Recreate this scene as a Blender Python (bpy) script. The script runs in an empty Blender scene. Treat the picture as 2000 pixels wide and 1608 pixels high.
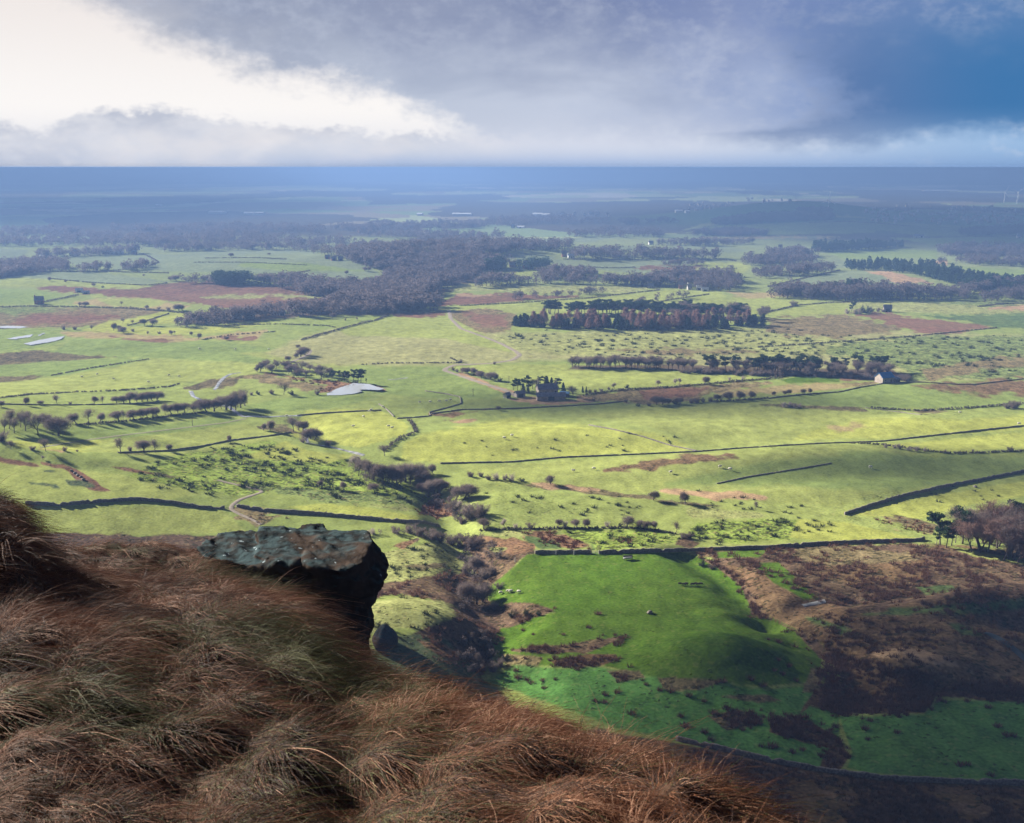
import bpy, math, random
import numpy as np
R = math.radians
rng = np.random.default_rng(7)
random.seed(7)
scene = bpy.context.scene
COL = scene.collection

# ------------------------------------------------------------------ camera and its geometry
H = 120.0                       # eye above the plain, metres
FPX = 2145.0                    # focal length in photograph pixels (2000 x 1608)
PITCH = math.atan(477.0 / FPX)
CP, SP = math.cos(PITCH), math.sin(PITCH)

def proj(X, Y, Z):
    dz = Z - H
    d = Y * CP - dz * SP
    d = np.where(d < 0.2, 0.2, d)
    up = Y * SP + dz * CP
    return 1000.0 + FPX * X / d, 804.0 - FPX * up / d

def ray(u, v):
    a, b = (u - 1000.0) / FPX, (804.0 - v) / FPX
    return a, b * SP + CP, b * CP - SP      # (x, y, z) per unit depth

def flat(u, v, z=0.0):
    x, y, dz = ray(u, v)
    t = (z - H) / dz
    return x * t, y * t

# ------------------------------------------------------------------ numpy noise
_perm = np.random.default_rng(3).permutation(4096).astype(np.int64)
_val = np.random.default_rng(4).random(4096)
def vnoise(x, y, seed=0):
    x = np.asarray(x, float) + 1000.37 + seed * 17.31; y = np.asarray(y, float) + 2000.71 + seed * 9.77
    xi = np.floor(x).astype(np.int64); yi = np.floor(y).astype(np.int64)
    fx = x - xi; fy = y - yi
    fx = fx * fx * fx * (fx * (fx * 6 - 15) + 10); fy = fy * fy * fy * (fy * (fy * 6 - 15) + 10)
    def h(a, b): return _val[_perm[(_perm[a & 4095] + b) & 4095]]
    return ((h(xi, yi) * (1 - fx) + h(xi + 1, yi) * fx) * (1 - fy) + (h(xi, yi + 1) * (1 - fx) + h(xi + 1, yi + 1) * fx) * fy) * 2 - 1
def fbm(x, y, oct=4, seed=0, gain=0.5):
    s = 0; a = 1.0; n = 0
    for i in range(oct):
        c, q = math.cos(i * 1.1), math.sin(i * 1.1)
        s = s + a * vnoise((x * c - y * q) * 2 ** i, (x * q + y * c) * 2 ** i, seed + i * 5); n += a; a *= gain
    return s / n
def sstep(a, b, x):
    t = np.clip((x - a) / (b - a), 0, 1); return t * t * (3 - 2 * t)

# ------------------------------------------------------------------ terrain height
def seg_dist(X, Y, pts):
    best = np.full(np.shape(X), 1e9); tt = np.zeros(np.shape(X))
    for i in range(len(pts) - 1):
        (x0, y0), (x1, y1) = pts[i], pts[i + 1]
        dx, dy = x1 - x0, y1 - y0
        t = np.clip(((X - x0) * dx + (Y - y0) * dy) / (dx * dx + dy * dy + 1e-9), 0, 1)
        d = np.hypot(X - x0 - t * dx, Y - y0 - t * dy)
        tt = np.where(d < best, i + t, tt); best = np.minimum(best, d)
    return best, tt
def fl(pts): return [flat(u, v) for u, v in pts]

BUMPS = [  # centre (world x, y), radii, rotation deg, height
    (690, 2650, 225, 400, 0, 39), (1000, 2350, 360, 300, 10, 8), (1650, 2500, 260, 400, 0, 14), (330, 2500, 200, 300, 0, 6),
    (-80, 1420, 240, 170, 0, 10), (-260, 1350, 200, 150, 0, 6), (130, 1550, 140, 110, 0, 10), (380, 1200, 130, 80, 0, 6),
    (-60, 1500, 100, 130, 0, 8),
    (-300, 430, 150, 120, 0, 26), (-150, 360, 60, 45, 20, 5),
]
NEAR = [   # pixel centre of the flat map, radii m, rotation, height
    (1385, 1300, 15, 15, 0, 5.2), (1470, 1290, 13, 9, 0, 2.0),
    (1800, 1310, 15, 8, -6, 4.2), (1780, 1215, 34, 9, 8, 4.0), (1960, 1180, 22, 10, 14, 4.6), (1900, 1265, 24, 9, -10, 3.5),
    (720, 1300, 34, 22, 30, 2.2), (640, 1240, 34, 26, 30, 3.5), (830, 1225, 14, 9, -20, 2.4),
    (250, 940, 26, 9, -18, 1.6), (110, 960, 40, 10, -10, 2.6), (330, 905, 40, 8, -8, 1.4),
    (1500, 905, 60, 22, 4, 2.0), (1750, 890, 70, 20, 4, 2.4), (1200, 850, 80, 24, 6, 2.2), (1700, 960, 50, 12, 8, 1.8), (1120, 985, 40, 12, 0, 1.2),
    (1300, 925, 60, 14, 8, 1.6), (1900, 830, 60, 20, 0, 2.0), (900, 860, 60, 20, 0, 1.5),
]
RAVINE = fl([(1010, 1400), (985, 1330), (950, 1265), (985, 1215), (955, 1180), (930, 1120), (905, 1060), (880, 1015), (850, 965), (790, 930), (720, 905), (620, 865), (590, 830)])
GULLY = fl([(1345, 1084), (1400, 1110), (1465, 1165), (1500, 1205), (1580, 1245), (1680, 1300), (1700, 1345), (1600, 1400), (1640, 1450)])
GULLY2 = fl([(1500, 1205), (1600, 1175), (1700, 1170)])
def height(X, Y):
    X = np.asarray(X, float); Y = np.asarray(Y, float)
    D = np.hypot(X, Y)
    z = 0.9 * fbm(X / 60, Y / 60, 3, 1) * sstep(150, 500, D) + 0.35 * fbm(X / 17, Y / 17, 3, 2) * (1 - sstep(1500, 3000, D))
    z = z + 3.0 * fbm(X / 330, Y / 330, 2, 3) * sstep(500, 1500, D) * (1 - sstep(4000, 8000, D))
    z = z + 9.0 * fbm(X / 1500, Y / 900, 3, 8) * sstep(3000, 6000, D) + (20.0 * fbm(X / 2600, Y / 2000, 4, 9) - 22.0) * sstep(7000, 16000, D)
    for cx, cy, rx, ry, ro, hh in BUMPS:
        c, s = math.cos(R(ro)), math.sin(R(ro)); a = ((X - cx) * c + (Y - cy) * s) / rx; b = (-(X - cx) * s + (Y - cy) * c) / ry
        z = z + hh * np.exp(-(a * a + b * b))
    for u, v, rx, ry, ro, hh in NEAR:
        cx, cy = flat(u, v)
        c, s = math.cos(R(ro)), math.sin(R(ro)); a = ((X - cx) * c + (Y - cy) * s) / rx; b = (-(X - cx) * s + (Y - cy) * c) / ry
        z = z + hh * np.exp(-(a * a + b * b) ** 1.3)
    for pts, dep, w in ((RAVINE, 5.0, 9.0), (GULLY, 3.2, 7.0), (GULLY2, 2.0, 5.0)):
        d, t = seg_dist(X, Y, pts)
        w2 = w * (1 + 0.35 * fbm(X / 14, Y / 14, 2, 11))
        fade = 1 - 0.75 * sstep(len(pts) * 0.55, len(pts) - 1, t)
        z = z - dep * fade * np.exp(-(d / w2) ** 2)
    dr = np.exp(-(((X - 105) / 55) ** 2 + ((Y - 275) / 45) ** 2)) * (np.abs(Y - 275) < 160)
    z = z + dr * 1.5 * (np.abs(fbm(X / 16, Y / 11, 3, 19)) - .25)
    # foot of the moor rising toward the viewpoint
    z = z + np.clip(205 - D, 0, None) * 0.22 * sstep(0, 1, (205 - D) / 40) + np.clip(150 - D, 0, None) * 0.5
    # left flank of the same moor
    return z

def ground_at(u, v):
    """the point of the valley floor seen at photograph pixel (u, v): marched and bisected along the sight line"""
    x, y, dz = ray(u, v)
    t0 = (100 / max(y, .1)); t = t0; step = 1.012
    prev = t0
    for i in range(700):
        X, Y, Z = x * t, y * t, H + dz * t
        if Z < height(X, Y): break
        prev = t; t *= step
    a, b = prev, t
    for i in range(24):
        m = (a + b) / 2
        if H + dz * m < height(x * m, y * m): b = m
        else: a = m
    return x * b, y * b, float(height(x * b, y * b))

def ground_many(U, V):
    U = np.asarray(U, float); V = np.asarray(V, float)
    a_, b_ = (U - 1000.0) / FPX, (804.0 - V) / FPX
    x, y, dz = a_, b_ * SP + CP, b_ * CP - SP
    lo = 100 / y; hi = lo.copy(); done = np.zeros(U.shape, bool)
    t = lo.copy()
    for i in range(560):
        below = (H + dz * t) < height(x * t, y * t)
        newly = below & ~done
        hi = np.where(newly, t, hi); done |= below
        lo = np.where(done, lo, t)
        if done.all(): break
        t = np.where(done, t, t * 1.012)
    hi = np.where(done, hi, t)
    for i in range(22):
        m = (lo + hi) / 2
        below = (H + dz * m) < height(x * m, y * m)
        hi = np.where(below, m, hi); lo = np.where(below, lo, m)
    return x * hi, y * hi, height(x * hi, y * hi)

# ------------------------------------------------------------------ object helpers
def tag(o, label=None, cat=None, group=None, kind=None):
    if label: o['label'] = label
    if cat: o['category'] = cat
    if group: o['group'] = group
    if kind: o['kind'] = kind
    return o
def link(o, parent=None):
    COL.objects.link(o)
    if parent is not None: o.parent = parent
    return o
def empty(name, loc=(0, 0, 0), rz=0.0):
    o = bpy.data.objects.new(name, None); o.location = loc; o.rotation_euler = (0, 0, rz); o.empty_display_size = 0.5
    return link(o)
def mesh_np(name, verts, faces, mat=None, smooth=False):
    """verts (n,3), faces list of arrays (m,k) of the same k, or one array"""
    me = bpy.data.meshes.new(name)
    verts = np.asarray(verts, np.float32)
    if isinstance(faces, np.ndarray): faces = [faces]
    faces = [np.asarray(f, np.int32) for f in faces if len(f)]
    me.vertices.add(len(verts)); me.vertices.foreach_set('co', verts.ravel())
    nl = sum(f.size for f in faces); npol = sum(len(f) for f in faces)
    me.loops.add(nl); me.loops.foreach_set('vertex_index', np.concatenate([f.ravel() for f in faces]))
    me.polygons.add(npol)
    st = []; o = 0
    for f in faces:
        st.append(o + np.arange(len(f), dtype=np.int32) * f.shape[1]); o += f.size
    me.polygons.foreach_set('loop_start', np.concatenate(st).astype(np.int32))
    me.update(calc_edges=True)
    if smooth: me.polygons.foreach_set('use_smooth', np.ones(npol, bool))
    if mat is not None: me.materials.append(mat)
    me.validate()
    return me
def obj(name, me, parent=None, loc=None):
    o = bpy.data.objects.new(name, me)
    if loc is not None: o.location = loc
    return link(o, parent)
def grid_faces(nr, nc):
    i = np.arange(nr * nc).reshape(nr, nc)
    return np.stack([i[:-1, :-1].ravel(), i[:-1, 1:].ravel(), i[1:, 1:].ravel(), i[1:, :-1].ravel()], 1)
class MB:
    """collects boxes, prisms and tubes into one mesh"""
    def __init__(s): s.v = []; s.f = []
    def quadlist(s, v, f):
        o = len(s.v); s.v += [tuple(p) for p in v]; s.f += [tuple(i + o for i in q) for q in f]
    def box(s, x0, x1, y0, y1, z0, z1):
        s.quadlist([(x0, y0, z0), (x1, y0, z0), (x1, y1, z0), (x0, y1, z0), (x0, y0, z1), (x1, y0, z1), (x1, y1, z1), (x0, y1, z1)],
                   [(0, 3, 2, 1), (4, 5, 6, 7), (0, 1, 5, 4), (1, 2, 6, 5), (2, 3, 7, 6), (3, 0, 4, 7)])
    def tube(s, p0, p1, r0, r1, n=6):
        p0 = np.array(p0, float); p1 = np.array(p1, float); d = p1 - p0; d /= np.linalg.norm(d) + 1e-9
        a = np.cross(d, (0, 0, 1.0) if abs(d[2]) < .9 else (1.0, 0, 0)); a /= np.linalg.norm(a); b = np.cross(d, a)
        v = []
        for p, r in ((p0, r0), (p1, r1)):
            for k in range(n):
                t = 2 * math.pi * k / n; v.append(p + r * (a * math.cos(t) + b * math.sin(t)))
        f = [(k, (k + 1) % n, n + (k + 1) % n, n + k) for k in range(n)] + [tuple(range(n))[::-1], tuple(range(n, 2 * n))]
        s.quadlist(v, f)
    def build(s, name, mat, parent=None, smooth=False):
        me = bpy.data.meshes.new(name); me.from_pydata(s.v, [], s.f); me.materials.append(mat); me.update()
        if smooth: me.polygons.foreach_set('use_smooth', np.ones(len(me.polygons), bool))
        return obj(name, me, parent)

def new_mat(name, base=(.2, .2, .2), rough=0.9, spec=0.2):
    m = bpy.data.materials.new(name); m.use_nodes = True
    nt = m.node_tree; b = nt.nodes['Principled BSDF']
    b.inputs['Base Color'].default_value = (*base, 1); b.inputs['Roughness'].default_value = rough
    b.inputs['Specular IOR Level'].default_value = spec
    return m, nt, b
def N(nt, typ, **kw):
    n = nt.nodes.new(typ)
    for k, v in kw.items(): setattr(n, k, v)
    return n
def noisy(name, c0, c1, scale, rough=0.95, detail=4, bump=0.0, spec=0.1, obj_rand=0.0, transl=0.0):
    m, nt, b = new_mat(name, c0, rough, spec)
    tc = N(nt, 'ShaderNodeTexCoord'); no = N(nt, 'ShaderNodeTexNoise'); no.inputs['Scale'].default_value = scale; no.inputs['Detail'].default_value = detail
    nt.links.new(tc.outputs['Object'], no.inputs['Vector'])
    rp = N(nt, 'ShaderNodeValToRGB'); rp.color_ramp.elements[0].position = .3; rp.color_ramp.elements[1].position = .7
    rp.color_ramp.elements[0].color = (*c0, 1); rp.color_ramp.elements[1].color = (*c1, 1)
    nt.links.new(no.outputs['Fac'], rp.inputs['Fac'])
    out = rp.outputs['Color']
    if obj_rand:
        oi = N(nt, 'ShaderNodeObjectInfo'); hs = N(nt, 'ShaderNodeHueSaturation')
        mp = N(nt, 'ShaderNodeMapRange'); mp.inputs['To Min'].default_value = 1 - obj_rand; mp.inputs['To Max'].default_value = 1 + obj_rand
        nt.links.new(oi.outputs['Random'], mp.inputs['Value']); nt.links.new(mp.outputs['Result'], hs.inputs['Value'])
        mh = N(nt, 'ShaderNodeMapRange'); mh.inputs['To Min'].default_value = .5 - obj_rand * .05; mh.inputs['To Max'].default_value = .5 + obj_rand * .05
        nt.links.new(oi.outputs['Random'], mh.inputs['Value']); nt.links.new(mh.outputs['Result'], hs.inputs['Hue'])
        nt.links.new(out, hs.inputs['Color']); out = hs.outputs['Color']
    nt.links.new(out, b.inputs['Base Color'])
    if transl:                       # thin twigs and leaves pass light through the crown
        tb_ = N(nt, 'ShaderNodeBsdfTranslucent'); nt.links.new(out, tb_.inputs['Color']); ms = N(nt, 'ShaderNodeMixShader'); ms.inputs[0].default_value = transl
        nt.links.new(b.outputs[0], ms.inputs[1]); nt.links.new(tb_.outputs[0], ms.inputs[2]); nt.links.new(ms.outputs[0], nt.nodes['Material Output'].inputs['Surface'])
    if bump:
        bm = N(nt, 'ShaderNodeBump'); bm.inputs['Strength'].default_value = bump
        nt.links.new(no.outputs['Fac'], bm.inputs['Height']); nt.links.new(bm.outputs['Normal'], b.inputs['Normal'])
    return m

# ------------------------------------------------------------------ camera object, sun, sky, render settings
cam = bpy.data.cameras.new('camera'); co = bpy.data.objects.new('camera', cam); COL.objects.link(co)
co.location = (0, 0, H); co.rotation_euler = (R(90) - PITCH, 0, 0)
cam.sensor_width = 36; cam.sensor_fit = 'HORIZONTAL'; cam.lens = 36 * FPX / 2000
cam.clip_start = 0.1; cam.clip_end = 200000
cam.dof.use_dof = True; cam.dof.focus_distance = 60; cam.dof.aperture_fstop = 9
scene.camera = co

SUN_AZ, SUN_EL = -56.0, 23.0            # degrees left of the view axis, above the horizon
sd = bpy.data.lights.new('sun', 'SUN'); sd.energy = 5.0; sd.angle = R(0.55); sd.color = (1.0, 0.93, 0.82)
so = bpy.data.objects.new('sun', sd); COL.objects.link(so)
SUNV = np.array([math.sin(R(SUN_AZ)) * math.cos(R(SUN_EL)), math.cos(R(SUN_AZ)) * math.cos(R(SUN_EL)), math.sin(R(SUN_EL))])
import mathutils
so.rotation_euler = mathutils.Vector(SUNV).to_track_quat('Z', 'Y').to_euler()

vs = scene.view_settings; vs.view_transform = 'Standard'; vs.look = 'None'; vs.gamma = 1.0; vs.exposure = 2.0
try: vs.use_curve_mapping = False
except Exception: pass
scene.render.film_transparent = False
cy = scene.cycles
cy.use_denoising = True
try: cy.denoiser = 'OPENIMAGEDENOISE'
except Exception: pass
cy.max_bounces = 5; cy.diffuse_bounces = 2; cy.glossy_bounces = 2; cy.transmission_bounces = 2; cy.volume_bounces = 0; cy.transparent_max_bounces = 16
cy.caustics_reflective = False; cy.caustics_refractive = False
cy.sample_clamp_indirect = 4.0
HAZE_DENSITY = 0.00041
HAZE_COLOR = (.158, .272, .53)
SHADE_CLOUDS = [   # ground x, y under the shadow's middle, half sizes, turn, altitude
    (-30, 20, 260, 190, -12), (170, 165, 270, 175, 0),
    (190, 425, 120, 26, 8), (60, 560, 160, 30, 4),
    (1300, 2480, 1330, 1330, 0, 4000), (4200, 5600, 1900, 2500, 0, 6000), (5200, 8500, 3900, 5600, 0, 8000),
    (-1650, 3500, 1300, 1600, 0, 5000), (-6300, 9500, 5200, 7200, 0, 8000),
]
# ------------------------------------------------------------------ sky: cloud deck by direction, over a Nishita sky
def px_dir(u, v):
    x, y, z = ray(u, v); n = math.sqrt(x * x + y * y + z * z)
    return math.degrees(math.atan2(x, y)), math.degrees(math.asin(z / n))
EXPO = 2 ** vs.exposure
def lin(c):
    f = lambda s: (s / 12.92 if s <= .04045 else ((s + .055) / 1.055) ** 2.4)
    return [f(k / 255.0) / EXPO for k in c]
world = bpy.data.worlds.new('World'); scene.world = world; world.use_nodes = True
wt = world.node_tree; wt.nodes.clear()
def wn(t, **k): return N(wt, t, **k)
def wl(a, b): wt.links.new(a, b)
def wmath(op, a, b=None, c=None, clamp=False):
    n = wn('ShaderNodeMath', operation=op); n.use_clamp = clamp
    for i, q in enumerate((a, b, c)):
        if q is None: continue
        if isinstance(q, (int, float)): n.inputs[i].default_value = q
        else: wl(q, n.inputs[i])
    return n.outputs[0]
tc = wn('ShaderNodeTexCoord'); sx = wn('ShaderNodeSeparateXYZ'); wl(tc.outputs['Generated'], sx.inputs[0])
AZ = wmath('MULTIPLY', wmath('ARCTAN2', sx.outputs[0], sx.outputs[1]), 180 / math.pi)
EL = wmath('MULTIPLY', wmath('ARCSINE', sx.outputs[2]), 180 / math.pi)
def wnoise(scale, detail, sx_=1.0, sy_=1.0, off=0.0, rough=.55, dist=0.0):
    cb = wn('ShaderNodeCombineXYZ'); wl(wmath('MULTIPLY', AZ, sx_), cb.inputs[0]); wl(wmath('MULTIPLY', EL, sy_), cb.inputs[1]); cb.inputs[2].default_value = off
    n = wn('ShaderNodeTexNoise'); n.inputs['Scale'].default_value = scale; n.inputs['Detail'].default_value = detail; n.inputs['Roughness'].default_value = rough
    n.inputs['Distortion'].default_value = dist
    wl(cb.outputs[0], n.inputs['Vector'])
    return wmath('SUBTRACT', n.outputs['Fac'], 0.5)
def wcurve(pts, x, lo, hi, ylo, yhi):
    """piecewise smooth function through pts of x"""
    n = wn('ShaderNodeFloatCurve'); cv = n.mapping.curves[0]
    xs = [((p[0] - lo) / (hi - lo), (p[1] - ylo) / (yhi - ylo)) for p in pts]
    cv.points[0].location = xs[0]; cv.points[1].location = xs[-1]
    for p in xs[1:-1]: cv.points.new(*p)
    for p in cv.points: p.handle_type = 'AUTO_CLAMPED'
    n.mapping.update()
    t = wmath('DIVIDE', wmath('SUBTRACT', x, lo), hi - lo, clamp=True)
    wl(t, n.inputs['Value'])
    return wmath('ADD', wmath('MULTIPLY', n.outputs[0], yhi - ylo), ylo)
def wstep(x, a, b):
    n = wn('ShaderNodeMapRange', interpolation_type='SMOOTHSTEP'); wl(x, n.inputs['Value'])
    n.inputs['From Min'].default_value = a; n.inputs['From Max'].default_value = b
    return n.outputs['Result']
def wmix(f, a, b):
    n = wn('ShaderNodeMix', data_type='RGBA')
    if isinstance(f, (int, float)): n.inputs[0].default_value = f
    else: wl(f, n.inputs[0])
    for q, i in ((a, 6), (b, 7)):
        if isinstance(q, (list, tuple)): n.inputs[i].default_value = (*q, 1)
        else: wl(q, n.inputs[i])
    return n.outputs[2]
def edge(pts):                      # photograph pixels -> elevation as a function of azimuth
    q = [px_dir(u, v) for u, v in pts]
    return wcurve(q, AZ, q[0][0], q[-1][0], -1.0, 14.0)
n4 = wnoise(1.9, 4, 1, 1.5, 40.0, .6); n1 = wnoise(.22, 5, 1, 1.8, 0); n2 = wnoise(.7, 5, 1, 1.6, 3.3); n3 = wnoise(.09, 4, 1, 2.2, 7.1, dist=.6)
# the cloud deck's colour from left to right
def azramp(stops):
    n = wn('ShaderNodeValToRGB'); r = n.color_ramp
    lo, hi = px_dir(-100, 200)[0], px_dir(2100, 200)[0]
    while len(r.elements) < len(stops): r.elements.new(.5)
    for e, (u, c) in zip(r.elements, stops):
        e.position = (px_dir(u, 200)[0] - lo) / (hi - lo); e.color = (*lin(c), 1)
    wl(wmath('DIVIDE', wmath('SUBTRACT', wmath('ADD', AZ, wmath('MULTIPLY', n1, 6.0)), lo), hi - lo, clamp=True), n.inputs['Fac'])
    return n.outputs['Color']
deck_top = azramp([(100, (205, 205, 212)), (420, (150, 160, 184)), (800, (146, 156, 184)), (1150, (124, 138, 176)), (1500, (126, 144, 190)), (2000, (100, 133, 182))])
deck_low = azramp([(100, (225, 222, 222)), (600, (182, 191, 209)), (800, (190, 199, 217)), (1100, (196, 205, 224)), (1400, (172, 185, 214)), (1560, (144, 164, 204)), (2000, (106, 140, 184))])
deck = wmix(wstep(wmath('ADD', EL, wmath('MULTIPLY', n1, 5.0)), 2.8, 8.5), deck_low, deck_top)
deck = wmix(wmath('MULTIPLY', wstep(wmath('ADD', n2, wmath('MULTIPLY', n4, .5)), -.12, .28), .34), deck, lin((196, 204, 222)))
deck = wmix(wmath('MULTIPLY', wstep(n3, -.02, .22), .35), deck, lin((134, 148, 180)))
# dark blue cloud at the right with a billowed left edge
bu = [px_dir(u, v) for u, v in ((1430, 20), (1520, 90), (1560, 140), (1615, 205), (1560, 240), (1380, 262))]
bcurve = wcurve([(e, a) for a, e in sorted(bu, key=lambda p: p[1])], EL, min(b[1] for b in bu), max(b[1] for b in bu), 0, 20)
dk = wstep(wmath('SUBTRACT', wmath('ADD', AZ, wmath('ADD', wmath('MULTIPLY', n2, 5.0), wmath('MULTIPLY', n4, 2.0))), bcurve), -1.3, 3.2)
dk = wmath('MULTIPLY', dk, wmath('SUBTRACT', 1.0, wmath('MULTIPLY', wstep(wmath('ADD', EL, wmath('MULTIPLY', n1, 4.0)), 4.2, 8.5), .85)))
darkc = wmix(wstep(AZ, 14, 24), lin((98, 126, 174)), lin((66, 120, 174)))
deck = wmix(dk, deck, darkc)
# bright break at the left: below the deck's edge, above the low bank
e_top = edge([(-200, -140), (60, -30), (150, 5), (260, 58), (400, 112), (520, 152), (640, 168), (740, 182), (810, 222), (878, 252), (960, 300), (1400, 420)])
up = wstep(wmath('SUBTRACT', wmath('ADD', e_top, wmath('ADD', wmath('ADD', wmath('MULTIPLY', n2, 2.4), wmath('MULTIPLY', n4, .8)), wmath('MULTIPLY', n1, 1.3))), EL), -1.15, .75)
brk = wmix(wstep(EL, 2.0, 9), lin((252, 249, 247)), lin((239, 232, 229)))
skyc = wmix(up, deck, brk)
# low grey bank with lumpy top over the horizon
e_bank = edge([(-200, 240), (0, 236), (60, 250), (110, 236), (185, 214), (250, 212), (330, 208), (400, 220), (520, 234), (660, 250), (780, 262), (900, 262), (1100, 268), (1300, 272)])
bank = wstep(wmath('SUBTRACT', wmath('ADD', e_bank, wmath('ADD', wmath('ADD', wmath('MULTIPLY', n2, 1.5), wmath('MULTIPLY', n4, .9)), wmath('MULTIPLY', n1, .5))), EL), -.18, .42)
bn = wnoise(.33, 4, 1, 2.0, 12.2)
bankc = wmix(wstep(bn, -.1, .16), lin((188, 194, 210)), lin((218, 220, 228)))
holes = wmath('MULTIPLY', wstep(wnoise(.24, 3, 1, 1.7, 21.4), .03, .17), wmath('MULTIPLY', wstep(AZ, -4, -11), wstep(EL, 2.4, 1.0)))
bankc = wmix(holes, bankc, lin((252, 246, 242)))
under = wmath('MULTIPLY', wstep(wmath('ADD', EL, wmath('ADD', wmath('MULTIPLY', n2, 1.2), wmath('MULTIPLY', n1, .8))), 2.5, 1.0), wstep(AZ, -27, -17))
bankc = wmix(wmath('MULTIPLY', under, .8), bankc, wmix(wstep(n1, -.1, .15), lin((238, 234, 234)), lin((216, 220, 230))))
skyc = wmix(wmath('MULTIPLY', bank, wstep(AZ, 10, -2)), skyc, bankc)
# pale strip between cloud base and horizon at the right
e_base = edge([(600, 254), (900, 256), (1200, 258), (1400, 266), (1650, 276), (1780, 258), (1900, 246), (2100, 254), (2600, 240)])
strip = wstep(wmath('SUBTRACT', wmath('ADD', e_base, wmath('ADD', wmath('MULTIPLY', n2, 1.1), wmath('MULTIPLY', n4, .5))), EL), -.45, .75)
stripc = wmix(wstep(AZ, 4, 25), lin((210, 217, 234)), lin((164, 194, 228)))
stripc = wmix(wmath('MULTIPLY', wstep(n2, 0, .2), .5), stripc, lin((216, 224, 238)))
skyc = wmix(wmath('MULTIPLY', strip, wstep(AZ, -6, 3)), skyc, stripc)
# pale air right over the horizon
skyc = wmix(wmath('MULTIPLY', wmath('MULTIPLY', wstep(EL, 1.25, -.15), .92), wmath('ADD', .35, wmath('MULTIPLY', wstep(AZ, -18, -4), .65))), skyc, wmix(wstep(AZ, 8, 25), lin((158, 182, 220)), lin((128, 162, 208))))
skyc = wmix(wmath('MULTIPLY', wmath('MULTIPLY', wstep(EL, 3.0, 1.2), wstep(EL, .1, 1.0)), .35), skyc, wmix(wstep(AZ, 8, 25), lin((214, 219, 232)), lin((140, 178, 220))))
# overhead and behind: broken grey cloud over blue
st = wn('ShaderNodeTexSky', sky_type='NISHITA'); st.sun_disc = False; st.sun_elevation = R(SUN_EL); st.sun_rotation = R(SUN_AZ)
ns = wn('ShaderNodeVectorMath', operation='SCALE'); wl(st.outputs[0], ns.inputs[0]); ns.inputs[3].default_value = 0.05
over = wmix(wstep(wnoise(.05, 5, 1, 1, 31), -.3, -.06), ns.outputs[0], lin((84, 91, 114)))
away = wmath('MAXIMUM', wstep(EL, 13, 30), wstep(wmath('ABSOLUTE', AZ), 35, 60))
skyc = wmix(away, skyc, over)
bg = wn('ShaderNodeBackground'); wl(skyc, bg.inputs['Color']); bg.inputs['Strength'].default_value = 1.0
wo = wn('ShaderNodeOutputWorld'); wl(bg.outputs[0], wo.inputs['Surface'])
world.cycles.sampling_method = 'MANUAL'; world.cycles.sample_map_resolution = 512

# ------------------------------------------------------------------ haze
hm = bpy.data.materials.new('haze'); hm.use_nodes = True; ht = hm.node_tree; ht.nodes.clear()
pv = N(ht, 'ShaderNodeVolumePrincipled'); pv.inputs['Color'].default_value = (*HAZE_COLOR, 1); pv.inputs['Density'].default_value = HAZE_DENSITY
pv.inputs['Anisotropy'].default_value = 0.1
ho = N(ht, 'ShaderNodeOutputMaterial'); ht.links.new(pv.outputs[0], ho.inputs['Volume'])
hb = MB(); hb.box(-32000, 32000, -1200, 42500, -60, 121.0)
hz = hb.build('haze', hm); tag(hz, 'pale blue haze filling the valley air', 'haze', None, 'stuff')

# ------------------------------------------------------------------ unseen clouds added up-sun, above the frame, to shade parts of the land
def shade_cloud_mat():
    m = bpy.data.materials.new('shade_cloud_grey'); m.use_nodes = True; nt = m.node_tree; nt.nodes.clear()
    g = N(nt, 'ShaderNodeTexCoord'); ln = N(nt, 'ShaderNodeVectorMath', operation='LENGTH')
    no = N(nt, 'ShaderNodeTexNoise'); no.inputs['Scale'].default_value = 2.2; no.inputs['Detail'].default_value = 4
    nt.links.new(g.outputs['Object'], no.inputs['Vector'])
    ml = N(nt, 'ShaderNodeVectorMath', operation='MULTIPLY'); ml.inputs[1].default_value = (1, 1, 0)
    nt.links.new(g.outputs['Object'], ml.inputs[0]); nt.links.new(ml.outputs[0], ln.inputs[0])
    ad = N(nt, 'ShaderNodeMath', operation='MULTIPLY_ADD'); nt.links.new(no.outputs['Fac'], ad.inputs[0]); ad.inputs[1].default_value = .5; nt.links.new(ln.outputs['Value'], ad.inputs[2])
    mr = N(nt, 'ShaderNodeMapRange', interpolation_type='SMOOTHSTEP'); nt.links.new(ad.outputs[0], mr.inputs['Value'])
    mr.inputs['From Min'].default_value = .80; mr.inputs['From Max'].default_value = 1.2; mr.inputs['To Min'].default_value = .20; mr.inputs['To Max'].default_value = 1.0
    df = N(nt, 'ShaderNodeBsdfDiffuse'); df.inputs['Color'].default_value = (.8, .82, .86, 1)
    tr = N(nt, 'ShaderNodeBsdfTransparent'); mx = N(nt, 'ShaderNodeMixShader'); nt.links.new(mr.outputs[0], mx.inputs[0])
    nt.links.new(df.outputs[0], mx.inputs[1]); nt.links.new(tr.outputs[0], mx.inputs[2])
    o = N(nt, 'ShaderNodeOutputMaterial'); nt.links.new(mx.outputs[0], o.inputs['Surface'])
    return m
CLM = shade_cloud_mat()
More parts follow.
